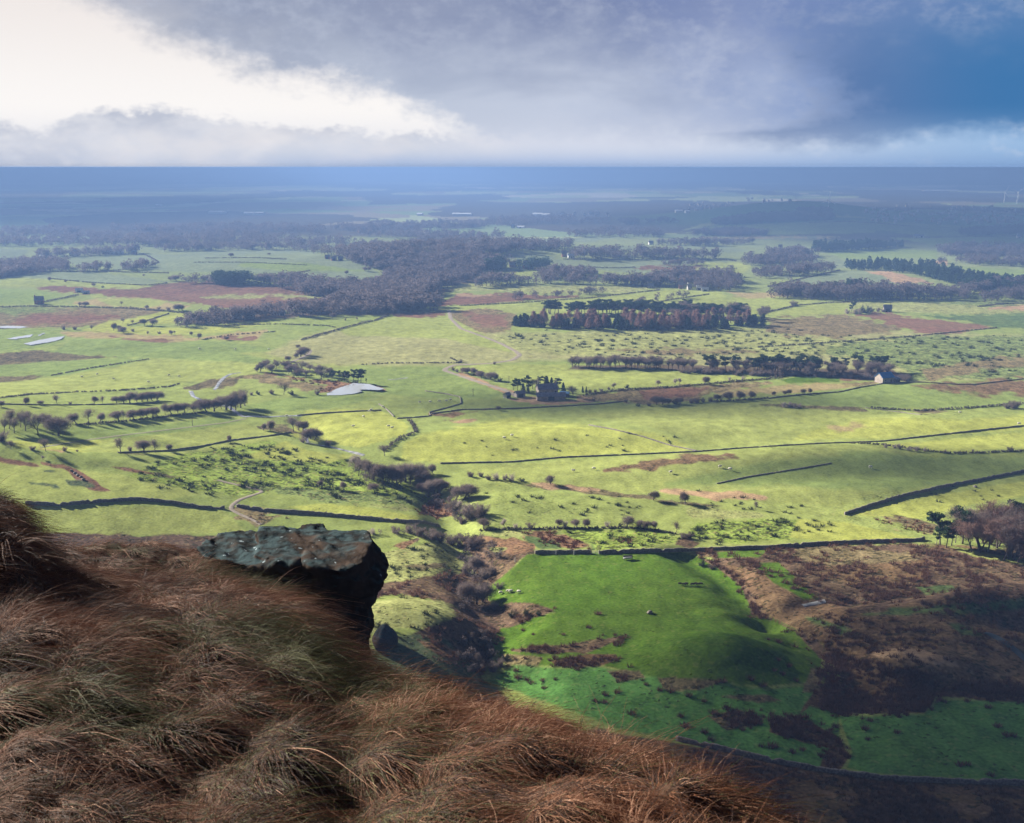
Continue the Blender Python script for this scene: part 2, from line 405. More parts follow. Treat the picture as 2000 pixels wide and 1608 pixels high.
def shade_cloud(gx, gy, rx, ry, rot, alt=1500.0, thick=.12):
    """a cloud added out of view so its shadow falls round the ground point (gx, gy)"""
    k = (alt - 0) / SUNV[2]
    c = np.array([gx, gy, 0]) + SUNV * k
    n, m = 40, 20
    th = np.linspace(0, 2 * np.pi, n, endpoint=False); ph = np.linspace(.03, np.pi - .03, m)
    T, P = np.meshgrid(th, ph)
    x = np.cos(T) * np.sin(P); y = np.sin(T) * np.sin(P); z = np.cos(P)
    r = 1 + .14 * fbm(x * 3 + gx, y * 3 + z * 2 + gy, 3, 50)
    V = np.stack([x * r, y * r, np.where(z > 0, z, z * .35) * r], -1).reshape(-1, 3)
    i = np.arange(n * m).reshape(m, n); j = np.roll(i, -1, 1)
    F = np.stack([i[:-1].ravel(), i[1:].ravel(), j[1:].ravel(), j[:-1].ravel()], 1)
    caps = [np.arange(n)[None, :], (np.arange(n) + n * (m - 1))[None, ::-1]]
    me = mesh_np('shade_cloud', V, [F] + caps, CLM, True)
    o = obj('shade_cloud', me); o.location = c; o.scale = (rx, ry, min(rx, ry) * thick); o.rotation_euler = (0, 0, R(rot))
    tag(o, None, None, None, 'structure')
    return o
for a in SHADE_CLOUDS: shade_cloud(*a)
# ------------------------------------------------------------------ valley floor: one sheet to the horizon, coloured by field
PAL = dict(   # colour of each kind of ground (linear), SH with shade painted in, roughness of the vegetation 0..1
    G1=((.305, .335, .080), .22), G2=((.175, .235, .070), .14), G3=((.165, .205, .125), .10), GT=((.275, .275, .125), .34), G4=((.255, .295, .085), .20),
    GN=((.056, .128, .012), .30), GS=((.066, .195, .046), .40), R=((.255, .275, .105), .66), R2=((.185, .255, .05), 1.0), R3=((.15, .20, .07), .95),
    M=((.150, .070, .058), .6), RM=((.17, .13, .075), .85), M2=((.17, .085, .07), .4), DM=((.11, .085, .055), .9), MD=((.098, .056, .049), .8),
    T=((.30, .24, .12), .3), T2=((.34, .22, .14), .4), TB=((.140, .080, .054), .75), W=((.085, .055, .05), .3), D=((.095, .048, .036), .6), B=((.105, .058, .034), .6),
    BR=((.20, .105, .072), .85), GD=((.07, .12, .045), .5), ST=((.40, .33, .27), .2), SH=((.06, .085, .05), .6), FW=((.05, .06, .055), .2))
F = [  # key, edge softness in pixels, outline in photograph pixels
 # far fields
 ('G3',3,[(-60,484),(55,488),(45,505),(-60,508)]), ('G3',3,[(95,505),(290,500),(300,512),(250,522),(200,521),(130,515)]),
 ('G3',3,[(220,525),(290,497),(350,497),(480,488),(560,488),(620,494),(640,505),(715,515),(735,530),(750,549),(700,552),(640,546),(560,536),(480,535),(420,532),(330,531),(300,527)]),
 ('G2',3,[(480,512),(600,514),(720,530),(560,530),(460,520)]),
 ('G3',3,[(-60,550),(20,541),(100,532),(200,533),(330,550),(270,557),(180,553),(100,545)]),('G4',3,[(-60,549),(30,542),(100,545),(180,553),(290,557),(290,565),(90,560),(-60,562)]),
 ('G2',3,[(-60,563),(60,565),(130,575),(90,590),(-60,598)]),
 ('M',2,[(70,562),(100,558),(150,560),(200,567),(260,565),(330,553),(430,548),(480,556),(600,562),(650,567),(690,582),(640,592),(540,608),(440,602),(400,595),(330,588),(250,582),(200,578),(140,572),(90,567)]),
 ('M2',2,[(330,575),(500,570),(600,578),(520,600),(440,602),(390,592)]), ('R',3,[(390,580),(560,575),(660,580),(660,585),(540,582),(400,585)]),
 ('G4',2,[(175,574),(200,574),(205,580),(180,582)]), ('T',3,[(130,593),(200,582),(300,584),(380,600),(290,604),(200,600)]), ('G4',4,[(190,585),(290,583),(330,590),(290,600),(220,598)]),
 ('RM',3,[(-60,600),(150,600),(255,603),(320,607),(250,622),(185,635),(150,640),(100,640),(-60,640)]), ('M',5,[(60,612),(170,612),(230,616),(150,634),(20,634),(40,622)]), ('R3',4,[(-60,601),(90,601),(150,606),(60,612),(-60,618)]),
 ('G1',2,[(250,625),(322,608),(376,613),(340,632),(250,635),(212,628)]), ('G1',2,[(160,645),(215,628),(250,636),(340,641),(420,635),(515,624),(520,632),(420,652),(330,655),(230,655)]),
 ('G2',3,[(-60,643),(90,645),(120,655),(130,668),(60,682),(-60,690)]), ('T',3,[(118,648),(240,650),(400,660),(470,650),(520,645),(500,660),(400,664),(330,672),(240,661),(140,660)]),
 ('M2',2,[(215,658),(290,662),(338,664),(320,670),(268,669)]), ('M2',2,[(430,658),(500,658),(490,664),(440,665)]),
 ('G2',3,[(60,688),(110,684),(142,662),(230,663),(320,671),(400,664),(560,682),(590,686),(555,706),(500,712),(440,706),(300,700),(180,697)]),
 ('DM',2,[(-60,694),(65,684),(150,691),(225,697),(150,705),(30,714),(-60,718)]), ('G2',3,[(-60,718),(200,700),(290,700),(200,725),(110,736),(-60,735)]),
 ('DM',2,[(-60,738),(85,733),(62,742),(-60,752)]), ('G4',4,[(-60,754),(110,737),(300,701),(560,712),(530,722),(470,735),(400,745),(350,750),(150,768),(-60,780)]),
 ('G4',4,[(470,690),(560,683),(590,660),(640,650),(860,655),(1010,690),(870,712),(700,712),(600,730),(560,712)]),
 ('R',4,[(600,672),(860,668),(940,690),(820,700),(620,700),(590,690)]), ('DM',4,[(585,705),(640,697),(680,702),(660,712),(610,712)]),
 # woods floor
 ('W',4,[(640,548),(750,545),(760,520),(900,480),(960,500),(935,530),(930,560),(860,575),(830,600),(700,615),(600,612),(640,590),(690,580)]),
 ('W',3,[(-60,510),(130,515),(90,530),(20,541),(-60,545)]),
 ('W',3,[(400,612),(480,605),(560,612),(640,600),(760,600),(880,612),(760,615),(640,615),(520,625),(400,634),(340,636)]),
 ('M',2,[(840,598),(900,574),(1000,571),(1130,580),(1000,590),(900,595)]), ('T2',2,[(890,576),(960,573),(970,577),(900,581)]),
 ('R',2,[(860,562),(900,556),(1180,557),(1300,560),(1230,572),(1000,570),(890,568)]),
 ('G4',2,[(880,600),(1000,590),(1150,580),(1310,566),(1400,568),(1420,578),(1385,600),(1060,608),(1000,612),(900,610)]), ('R',3,[(780,610),(880,600),(880,612),(790,614)]),
 ('G4',3,[(950,548),(1030,542),(1050,530),(990,530),(955,540)]), ('G3',2,[(950,500),(1010,494),(1085,502),(1080,508),(960,508)]), ('G3',2,[(1070,508),(1200,508),(1400,506),(1310,522),(1240,530),(1090,524)]),
 ('G4',2,[(1360,514),(1440,513),(1470,520),(1450,535),(1420,540),(1345,528)]), ('G3',2,[(1200,530),(1300,525),(1345,530),(1300,536)]), ('M',3,[(1240,522),(1380,516),(1350,528),(1280,530)]),
 ('G3',2,[(1120,480),(1260,480),(1240,488),(1130,487)]), ('G3',2,[(1262,487),(1340,478),(1440,484),(1470,490),(1400,495),(1300,494)]), ('G3',2,[(1060,466),(1200,464),(1160,472),(1060,474)]), ('G3',2,[(1340,462),(1500,460),(1640,462),(1560,468),(1400,470)]),
 ('T',2,[(1360,465),(1500,462),(1640,464),(1500,467)]),
 ('G3',3,[(1490,562),(1560,545),(1640,530),(1690,530),(1760,535),(1820,553),(1740,556),(1640,560)]), ('T2',3,[(1690,529),(1735,532),(1760,536),(1825,553),(1765,556),(1730,543)]),
 ('G3',2,[(1590,510),(1640,506),(1670,520),(1600,530)]), ('G3',2,[(1500,540),(1560,536),(1600,532),(1540,545)]), ('G2',2,[(1860,520),(2060,530),(2060,545),(1930,535)]), ('T2',2,[(1825,509),(1850,509),(1850,518),(1826,517)]),
 ('G2',3,[(1600,490),(1700,485),(1830,490),(1830,505),(1650,505)]), ('G2',3,[(1740,465),(2060,460),(2060,485),(1840,482)]),
 ('G4',3,[(1300,600),(1480,575),(1620,580),(1560,600),(1500,615),(1390,612)]), ('T',3,[(1420,570),(1560,572),(1560,582),(1450,582)]),
 ('G4',3,[(1490,612),(1560,595),(1680,590),(1740,605),(1640,612),(1560,616)]), ('R',3,[(1640,592),(1880,590),(2060,600),(1960,615),(1800,612),(1720,604)]),
 ('T2',2,[(1920,605),(1960,594),(2060,594),(2060,605)]), ('R3',3,[(1880,575),(2060,568),(2060,592),(1930,598),(1800,590)]), ('G1',2,[(1905,566),(1990,564),(1950,572),(1910,573)]),
 ('GD',3,[(1750,612),(1860,616),(2060,612),(2060,642),(1950,642),(1880,628)]),
 ('G4',3,[(1330,452),(1370,437),(1480,421),(1560,414),(1620,418),(1700,426),(1560,424),(1440,430),(1390,440)]), ('G2',3,[(1340,455),(1400,441),(1540,436),(1660,430),(1760,440),(1700,455),(1500,460)]), ('G2',3,[(1700,430),(1800,437),(1900,442),(2060,448),(2060,460),(1800,462),(1720,448)]),
 # brown moor and rough pasture in the middle
 ('GT',10,[(520,690),(600,655),(760,620),(880,612),(1010,652),(1500,640),(2060,655),(2060,745),(1750,748),(1110,702),(880,714),(600,712)]),
 ('RM',3,[(878,608),(950,604),(1010,614),(1000,648),(960,652),(905,640),(884,622)]), ('M2',4,[(905,612),(990,615),(990,640),(930,636)]),
 ('G4',4,[(650,640),(750,620),(870,612),(885,622),(1010,690),(860,660),(680,655)]), ('M',3,[(760,612),(870,610),(870,618),(770,619)]),
 ('R',5,[(960,655),(1200,648),(1500,640),(1700,660),(2060,655),(2060,745),(1750,745),(1760,722),(1730,700),(1110,690),(1020,688)]), ('R3',8,[(1560,680),(1760,660),(2060,650),(2060,742),(1780,742),(1760,715)]),
 ('RM',5,[(1500,625),(1640,614),(1760,640),(1720,655),(1560,660),(1500,650)]), ('M2',3,[(1640,613),(1720,611),(1800,620),(1890,630),(1945,640),(1880,650),(1800,650),(1760,640),(1700,622)]), ('M',3,[(1690,620),(1780,622),(1790,626),(1700,626)]),
 ('RM',6,[(1180,685),(1330,680),(1480,688),(1300,694)]), ('RM',5,[(1800,725),(1900,705),(2060,690),(2060,705),(1920,722),(1820,745)]),
 ('G4',4,[(870,716),(1015,712),(1110,712),(1110,722),(1480,732),(1460,742),(1150,762),(1010,745)]), ('G2',4,[(580,770),(700,720),(870,718),(1000,765),(960,780),(880,780),(760,770)]),
 ('T2',2,[(868,722),(900,728),(990,762),(1015,770),(1010,774),(980,764),(890,732)]),
 ('BR',2,[(520,728),(600,738),(670,748),(700,752),(640,768),(620,768),(640,752),(560,738),(500,733)]), ('RM',4,[(465,736),(510,729),(560,738),(640,755),(600,765),(520,748)]), ('BR',2,[(700,748),(740,754),(760,760),(745,765),(720,756)]),
 ('DM',3,[(350,755),(400,745),(430,742),(450,748),(420,758),(360,763)]),('DM',3,[(430,742),(470,735),(455,755),(424,760)]),
 ('W',4,[(1110,722),(1285,721),(1500,732),(1560,736),(1720,735),(1760,745),(1745,722),(1560,720),(1300,712),(1120,714)]), ('M2',3,[(1500,738),(1620,736),(1720,738),(1700,744),(1560,742)]),
 ('GN',3,[(1525,742),(1560,734),(1640,738),(1640,746),(1540,749)]), ('T',4,[(1390,765),(1530,748),(1690,752),(1700,756),(1600,765),(1500,772),(1440,776),(1400,772)]),
 ('RM',4,[(1130,778),(1250,758),(1380,752),(1520,745),(1500,756),(1390,768),(1360,785),(1260,790),(1150,785)]), ('M',4,[(1250,765),(1380,758),(1360,772),(1260,782)]),
 ('T2',3,[(990,780),(1030,778),(1100,784),(1160,780),(1160,784),(1100,788),(1010,786)]), ('RM',3,[(1640,750),(1720,742),(1710,750),(1680,756)]),
 ('G2',6,[(1500,778),(1700,752),(2060,735),(2060,795),(1850,798),(1700,796),(1560,790)]), ('TB',8,[(1780,752),(2060,742),(2060,775),(1900,770)]), ('DM',3,[(1480,790),(1560,792),(1700,800),(1850,803),(1800,808),(1640,802),(1500,794)]),
 ('TB',5,[(840,808),(900,802),(960,798),(880,822)]), ('T2',5,[(880,826),(920,816),(940,818),(900,828)]),
 ('G1',8,[(820,850),(1000,815),(1300,850),(1360,880),(900,905),(780,900),(790,870)]), ('G4',8,[(1120,810),(1300,790),(1500,795),(1780,812),(1700,850),(1400,872),(1280,835)]),
 ('G1',8,[(1560,850),(1700,815),(1880,820),(2060,805),(2060,835),(1760,855),(1550,860)]), ('G1',6,[(1700,872),(2060,838),(2060,875),(1860,882),(1760,880)]), ('T',6,[(1620,836),(1680,826),(1710,836),(1640,842)]),
 ('G4',6,[(900,912),(1360,884),(1700,868),(1850,888),(2060,890),(2060,910),(1720,960),(1640,990),(1400,975),(1100,955),(950,940)]), ('TB',6,[(1290,895),(1420,884),(1440,890),(1340,905),(1240,918),(1180,920)]),
 ('G2',14,[(1500,900),(1700,882),(2060,893),(2060,912),(1760,960),(1500,950),(1300,945)]),
 ('DM',4,[(1000,945),(1100,946),(1180,958),(1260,966),(1300,985),(1400,990),(1540,1000),(1600,1005),(1500,998),(1380,985),(1240,972),(1160,966),(1060,955)]), ('T2',5,[(1040,944),(1120,950),(1170,958),(1080,958)]), ('T2',5,[(1290,958),(1460,962),(1540,975),(1400,978)]),
 ('G1',5,[(1640,1003),(1720,985),(2060,930),(2060,960),(1900,985),(1800,1012),(1700,1010)]), ('RM',4,[(1680,1000),(1760,1010),(1830,1030),(1820,1045),(1740,1020)]), ('T',4,[(1700,1018),(1790,1045),(1760,1040)]), ('DM',2,[(1740,1004),(1800,1015),(1850,1028),(1840,1040),(1760,1022)]),
 # left: the rushy slope
 ('R2',6,[(300,905),(420,872),(520,862),(600,880),(680,895),(820,960),(850,990),(760,985),(560,960),(420,965),(300,960),(250,930)]), ('R3',6,[(480,950),(700,960),(830,975),(820,990),(620,975)]),
 ('G4',5,[(-60,900),(80,905),(250,930),(400,965),(280,985),(-60,990)]), ('M',2,[(80,903),(125,903),(150,912),(165,925),(200,950),(215,958),(175,955),(140,930),(120,918),(85,910)]), ('M',2,[(200,910),(260,915),(310,928),(260,922)]), ('M',3,[(-20,890),(30,898),(100,915),(60,912),(0,902)]),('DM',3,[(300,924),(370,932),(330,934)]),
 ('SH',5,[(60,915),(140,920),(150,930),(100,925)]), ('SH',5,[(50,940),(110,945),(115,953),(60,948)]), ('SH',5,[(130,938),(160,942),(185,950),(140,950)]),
 ('M',2,[(230,881),(300,882),(310,887),(240,889)]), ('T2',3,[(72,878),(100,868),(140,878),(120,884)]), ('G1',4,[(10,862),(140,858),(420,862),(380,878),(160,884),(120,880),(10,872)]),
 ('G1',4,[(470,895),(560,862),(600,880),(700,890),(640,905)]), ('G1',5,[(560,852),(600,800),(740,800),(800,830),(790,850),(700,875),(620,865)]), ('G2',5,[(460,795),(600,770),(740,775),(640,800),(500,805)]), ('G2',4,[(20,842),(340,828),(430,810),(480,822),(420,838),(200,860),(60,862)]),
 ('G4',4,[(200,862),(480,828),(560,850),(460,872),(330,890),(160,882)]), ('DM',3,[(500,830),(560,830),(600,850),(560,850),(510,842)]),
 ('BR',3,[(820,992),(850,970),(880,985),(890,1010),(850,1012),(815,1005)]), ('R',5,[(690,985),(820,990),(820,1000),(740,996)]), ('G1',4,[(630,985),(720,990),(820,1010),(810,1025),(700,1015),(560,990)]),
 ('T2',5,[(300,1000),(420,1000),(440,1015),(330,1022)]), ('RM',4,[(480,1003),(560,1005),(500,1030),(460,1012)]), ('BR',4,[(130,995),(260,996),(300,1012),(160,1005)]), ('RM',4,[(430,990),(560,995),(600,1003),(500,1010)]),
 ('G4',6,[(-60,990),(430,990),(480,1040),(240,1048),(80,1043),(-60,1030)]),('MD',3,[(60,1042),(150,1040),(260,1046),(420,1048),(440,1060),(300,1075),(60,1075)]),  # the MD strip paints shaded ground beyond the hillside as dark moor
 # ravine and the near pastures
 ('B',12,[(-500,1500),(700,1400),(1000,1420),(1180,1432),(1340,1460),(1340,1990),(-500,1990)]), ('MD',14,[(-500,1046),(60,1042),(420,1049),(520,1075),(640,1160),(720,1240),(760,1330),(860,1365),(960,1352),(1010,1385),(1180,1432),(1000,1500),(300,1560),(-500,1560)]),
 ('TB',6,[(1390,1088),(1500,1078),(1800,1062),(2060,1075),(2060,1400),(1700,1330),(1600,1290),(1480,1200)]),
 ('BR',4,[(1010,1040),(1060,1036),(1110,1050),(1150,1065),(1120,1075),(1050,1060)]), ('GD',4,[(1030,1050),(1090,1062),(1100,1074),(1060,1072)]), ('BR',4,[(1200,1055),(1240,1040),(1250,1050),(1220,1066)]), ('GD',4,[(1140,1048),(1170,1058),(1160,1070)]), ('R2',5,[(1100,1035),(1320,1036),(1330,1060),(1180,1075),(1150,1060)]), ('R',4,[(1000,1035),(1040,1040),(1000,1050),(960,1045)]),
 ('R2',5,[(1360,1020),(1560,1010),(1640,1022),(1620,1050),(1400,1060),(1340,1050)]), ('R',5,[(1330,990),(1500,1000),(1600,1010),(1350,1016)]), ('G1',4,[(1560,1012),(1660,1022),(1795,1052),(1600,1058),(1540,1050)]), ('MD',3,[(1315,1065),(1340,1040),(1360,1055),(1380,1060),(1350,1075)]),
 ('R',4,[(730,1080),(860,1055),(925,1090),(940,1110),(880,1130),(760,1140),(720,1130)]), ('BR',4,[(730,1070),(790,1058),(830,1050),(790,1072)]), ('DM',3,[(770,1105),(870,1100),(870,1110),(820,1115)]),
 ('MD',4,[(730,1140),(800,1130),(900,1118),(950,1120),(930,1150),(960,1180),(1000,1190),(1020,1210),(970,1230),(900,1200),(840,1170),(780,1160),(720,1170)]), ('R',5,[(725,1180),(790,1165),(880,1180),(910,1200),(850,1222),(780,1230),(720,1235)]),
 ('MD',5,[(870,1180),(940,1210),(985,1230),(960,1280),(930,1320),(900,1320),(880,1260),(790,1245),(850,1225),(900,1205)]), ('SH',8,[(730,1250),(800,1238),(870,1262),(930,1320),(960,1350),(860,1360),(740,1340)]), ('TB',4,[(815,1250),(860,1262),(900,1285),(880,1288),(830,1265)]), ('MD',4,[(870,1225),(930,1215),(960,1240),(930,1280),(890,1250)]),  # SH paints the shade on the spur's lower flank
 ('MD',4,[(900,1050),(960,1048),(1010,1058),(1040,1078),(1020,1090),(985,1130),(960,1150),(930,1140),(915,1100),(930,1090),(900,1070)]), ('BR',5,[(950,1050),(1000,1052),(1040,1070),(1000,1085),(970,1070)]), ('R',4,[(950,1068),(990,1072),(970,1082)]),
 ('GN',3,[(950,1150),(1030,1084),(1330,1078),(1355,1085),(1400,1097),(1450,1140),(1465,1165),(1485,1195),(1560,1230),(1610,1260),(1600,1330),(1500,1340),(1300,1330),(1180,1300),(1000,1300),(970,1275),(960,1250),(990,1215),(1085,1196),(1060,1185),(990,1183),(955,1172)]),
 ('MD',3,[(985,1180),(1040,1180),(1082,1192),(1040,1206),(1000,1222),(975,1225)]), ('MD',2,[(1000,1270),(1060,1262),(1130,1255),(1200,1240),(1228,1240),(1200,1258),(1140,1275),(1080,1278)]), ('D',2,[(1075,1290),(1130,1280),(1205,1275),(1210,1290),(1150,1305),(1090,1302)]), ('RM',4,[(980,1280),(1060,1285),(1050,1300),(990,1302)]),
 ('GS',8,[(950,1330),(1000,1302),(1180,1305),(1290,1325),(1500,1345),(1600,1340),(1640,1400),(1640,1500),(1560,1500),(1340,1450),(1200,1420)]),
 ('DM',3,[(1185,1310),(1250,1308),(1260,1325),(1210,1330)]), ('DM',3,[(1285,1325),(1350,1325),(1420,1330),(1360,1350),(1300,1345)]), ('DM',3,[(1410,1360),(1500,1355),(1540,1370),(1480,1375)]),
 ('MD',4,[(1345,1080),(1400,1074),(1500,1070),(1780,1057),(1830,1072),(2060,1112),(2060,1170),(1850,1185),(1700,1180),(1600,1178),(1500,1125),(1400,1095)]), ('RM',6,[(1530,1078),(1700,1062),(1800,1085),(1720,1100),(1600,1110)]), ('GN',4,[(1470,1100),(1520,1098),(1600,1170),(1570,1172),(1510,1140)]), ('GN',4,[(1400,1078),(1500,1074),(1480,1090),(1400,1090)]), ('GD',4,[(1790,1146),(1860,1142),(1870,1155),(1810,1160)]), ('G4',4,[(1840,1062),(1900,1075),(2060,1100),(2060,1112),(1900,1088)]), ('TB',6,[(1560,1110),(1800,1100),(1820,1130),(1640,1140)]),
 ('MD',3,[(1360,1085),(1420,1105),(1470,1160),(1490,1195),(1590,1245),(1640,1290),(1600,1290),(1560,1240),(1470,1200),(1450,1150),(1400,1110)]),
 ('TB',4,[(1550,1200),(1600,1190),(1690,1186),(1850,1175),(2060,1150),(2060,1340),(1880,1310),(1690,1292),(1620,1260)]), ('GD',6,[(1600,1210),(1700,1195),(1800,1185),(2060,1160),(2060,1190),(1880,1200),(1700,1205)]), ('MD',5,[(1640,1180),(1740,1180),(1720,1195),(1650,1196)]), ('GD',6,[(1840,1215),(1900,1225),(1940,1245),(1880,1240)]), ('FW',3,[(1930,1238),(1970,1258),(2040,1290),(2040,1300),(1960,1262)]), ('MD',5,[(1930,1205),(2060,1200),(2060,1240),(1960,1235)]), ('GD',8,[(1560,1200),(1640,1215),(1700,1245),(1640,1240)]),
 ('T2',3,[(1690,1278),(1720,1266),(1790,1266),(1850,1278),(1875,1305),(1820,1302),(1740,1288)]),
 ('D',3,[(1600,1270),(1640,1280),(1690,1286),(1740,1300),(1870,1325),(2060,1340),(2060,1370),(1830,1362),(1805,1393),(1640,1396),(1580,1375),(1560,1400),(1640,1440),(1660,1480),(1640,1505),(1600,1500),(1620,1462),(1500,1432),(1505,1400),(1560,1395),(1600,1340),(1640,1320)]), ('RM',5,[(1580,1300),(1620,1305),(1600,1350),(1570,1350)]),
 ('GS',5,[(1640,1400),(1805,1396),(1835,1366),(2060,1372),(2060,1530),(1700,1512),(1655,1500),(1665,1470)]), ('DM',3,[(1380,1400),(1440,1385),(1500,1400),(1480,1420),(1420,1425)]),
 ('B',3,[(1180,1430),(1340,1455),(1500,1484),(1600,1507),(1720,1522),(2060,1538),(2200,1720),(900,1720),(900,1430)]),('D',4,[(1340,1458),(1500,1488),(1720,1526),(2060,1542),(2060,1560),(1720,1545),(1500,1510)]), ('TB',6,[(1600,1545),(1720,1550),(2060,1590),(2060,1600),(1700,1575)]),
]
# ---- sheet vertices: an angular net seen from the hilltop, finer than a picture pixel
NC = 1500
az = np.linspace(R(-35), R(35), NC)
vs_ = np.concatenate([np.linspace(1900, 1100, 330), np.linspace(1100, 560, 400)[1:], np.linspace(560, 346, 200)[1:]])
Dv = np.array([H / math.tan(math.atan((v - 804) / FPX) + PITCH) for v in vs_])
Dv = np.concatenate([Dv, np.geomspace(Dv[-1], 42000, 40)[1:]])
A, Dg = np.meshgrid(az, Dv)
GX = np.sin(A) * Dg; GY = np.cos(A) * Dg
GZ = height(GX, GY)
PU, PV = proj(GX, GY, GZ)
NRr = len(Dv)
# ---- paint
def inside(poly, u, v):
    res = np.zeros(u.shape, bool); n = len(poly)
    for i in range(n):
        x0, y0 = poly[i]; x1, y1 = poly[(i + 1) % n]
        if y0 == y1: continue
        c = ((y0 > v) != (y1 > v)) & (u < (x1 - x0) * (v - y0) / (y1 - y0) + x0)
        res ^= c
    return res
def edge_dist(poly, u, v):
    b = np.full(u.shape, 1e9); n = len(poly)
    for i in range(n):
        x0, y0 = poly[i]; x1, y1 = poly[(i + 1) % n]; dx, dy = x1 - x0, y1 - y0
        t = np.clip(((u - x0) * dx + (v - y0) * dy) / (dx * dx + dy * dy + 1e-9), 0, 1)
        b = np.minimum(b, np.hypot(u - x0 - t * dx, v - y0 - t * dy))
    return b
vis = (PU > -150) & (PU < 2150)
g1 = np.array(PAL['G4'][0]); g2 = np.array(PAL['G2'][0])
mixn = (0.5 + 0.5 * fbm(GX / 130, GY / 130, 4, 21))[..., None]
C = (g1 * mixn + g2 * (1 - mixn)).astype(np.float32)
RO = np.full(GX.shape, .14, np.float32) + (.25 * sstep(.0, .5, fbm(GX / 55, GY / 90, 3, 24))).astype(np.float32)
# far plain: patchwork of woods and small fields in crooked cells
cellx = GX / 260 + 1.2 * fbm(GX / 400, GY / 500, 2, 31); celly = GY / 240 + 1.2 * fbm(GX / 500, GY / 400, 2, 32)
hc = _val[_perm[(_perm[np.floor(cellx).astype(np.int64) & 4095] + np.floor(celly).astype(np.int64)) & 4095]]
woodn = fbm(GX / 520, GY / 900, 4, 33)
far_field = np.where((hc < .33)[..., None], np.array((.34, .40, .20)), np.where((hc < .62)[..., None], np.array((.18, .25, .12)), np.array((.22, .19, .14))))
far_field = np.where((hc > .93)[..., None], np.array((.50, .47, .36)), far_field)
farc = np.where((woodn > -.06)[..., None], np.array((.060, .048, .050)), far_field)
Dd = np.hypot(GX, GY)
wfar = sstep(1750, 2050, Dd + 160 * fbm(GX / 200, GY / 300, 3, 34))[..., None]
hill = np.exp(-(((GX - 900) / 620) ** 2 + ((GY - 2500) / 520) ** 2))[..., None]
wf2 = wfar * (1 - sstep(.25, .6, hill))
C = C * (1 - wf2) + farc * wf2
hillc = np.array((.07, .18, .085)); hw = sstep(.25, .6, hill) * .85
C = C * (1 - hw) + hillc * hw
wm_ = (.7 * sstep(850, 1500, Dd) * (1 - wfar[..., 0]))[..., None]; C = C * (1 - wm_) + np.array((.18, .215, .115)) * wm_  # fields turn duller and bluer with distance: haze painted into the ground colour
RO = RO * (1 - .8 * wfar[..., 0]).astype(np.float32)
# wander of the field edges
WU = PU + 2.2 * fbm(GX / 11, GY / 16, 3, 41); WV = PV + 1.1 * fbm(GX / 13, GY / 19, 3, 42)
WU = np.clip(WU, -55, 2055)              # the last field at each side runs on out of the picture
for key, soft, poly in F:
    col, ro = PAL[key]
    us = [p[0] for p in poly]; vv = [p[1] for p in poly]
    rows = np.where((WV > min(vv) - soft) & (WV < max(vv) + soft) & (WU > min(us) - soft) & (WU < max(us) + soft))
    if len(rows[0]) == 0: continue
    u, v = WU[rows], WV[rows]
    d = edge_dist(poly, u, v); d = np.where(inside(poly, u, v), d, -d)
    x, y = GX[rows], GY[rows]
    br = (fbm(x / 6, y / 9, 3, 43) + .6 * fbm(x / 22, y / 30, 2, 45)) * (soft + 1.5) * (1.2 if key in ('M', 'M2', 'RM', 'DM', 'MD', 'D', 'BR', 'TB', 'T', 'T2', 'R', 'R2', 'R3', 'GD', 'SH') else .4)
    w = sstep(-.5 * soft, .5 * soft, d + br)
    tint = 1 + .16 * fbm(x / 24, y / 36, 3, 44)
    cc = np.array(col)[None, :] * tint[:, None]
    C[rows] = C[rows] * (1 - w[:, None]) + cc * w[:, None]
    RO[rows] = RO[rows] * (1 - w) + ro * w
CA = np.concatenate([C, RO[..., None]], -1).astype(np.float32)

# ---- material: vertex field colour + rush and tussock speckle + fine turf
gm, gt, gb = new_mat('ground_turf', (.2, .25, .06), 0.95, 0.0)
ca = N(gt, 'ShaderNodeVertexColor'); ca.layer_name = 'field'
geo = N(gt, 'ShaderNodeNewGeometry')
def gnoise(scale, detail, st=(1, 1, 1), typ='ShaderNodeTexNoise'):
    mp = N(gt, 'ShaderNodeMapping'); mp.inputs['Scale'].default_value = st; gt.links.new(geo.outputs['Position'], mp.inputs['Vector'])
    n = N(gt, typ); n.inputs['Scale'].default_value = scale
    if 'Detail' in n.inputs: n.inputs['Detail'].default_value = detail
    gt.links.new(mp.outputs[0], n.inputs['Vector']); return n
def gmath(op, a, b, clamp=False):
    n = N(gt, 'ShaderNodeMath', operation=op); n.use_clamp = clamp
    for i, q in enumerate((a, b)):
        if isinstance(q, (int, float)): n.inputs[i].default_value = q
        else: gt.links.new(q, n.inputs[i])
    return n.outputs[0]
def gmix(f, a, b, mode='MIX'):
    n = N(gt, 'ShaderNodeMix', data_type='RGBA', blend_type=mode)
    if isinstance(f, (int, float)): n.inputs[0].default_value = f
    else: gt.links.new(f, n.inputs[0])
    for q, i in ((a, 6), (b, 7)):
        if isinstance(q, tuple): n.inputs[i].default_value = (*q, 1)
        else: gt.links.new(q, n.inputs[i])
    return n.outputs[2]
nA = gnoise(.030, 4); nB = gnoise(.55, 3); nC = gnoise(1.1, 4); nD = gnoise(.16, 3, (1, .55, 1))
c0 = gmix(gmath('MULTIPLY', nA.outputs['Fac'], .55), ca.outputs['Color'], gmix(.5, ca.outputs['Color'], (.20, .20, .05)))
nE = gnoise(.22, 5, (1, .6, 1)); rgh = gmath('ADD', .62, gmath('MULTIPLY', ca.outputs['Alpha'], 1.3))
vv_ = gmath('ADD', 1.0, gmath('MULTIPLY', gmath('ADD', gmath('SUBTRACT', nC.outputs['Fac'], .5), gmath('SUBTRACT', nE.outputs['Fac'], .5)), gmath('MULTIPLY', rgh, 1.25)))
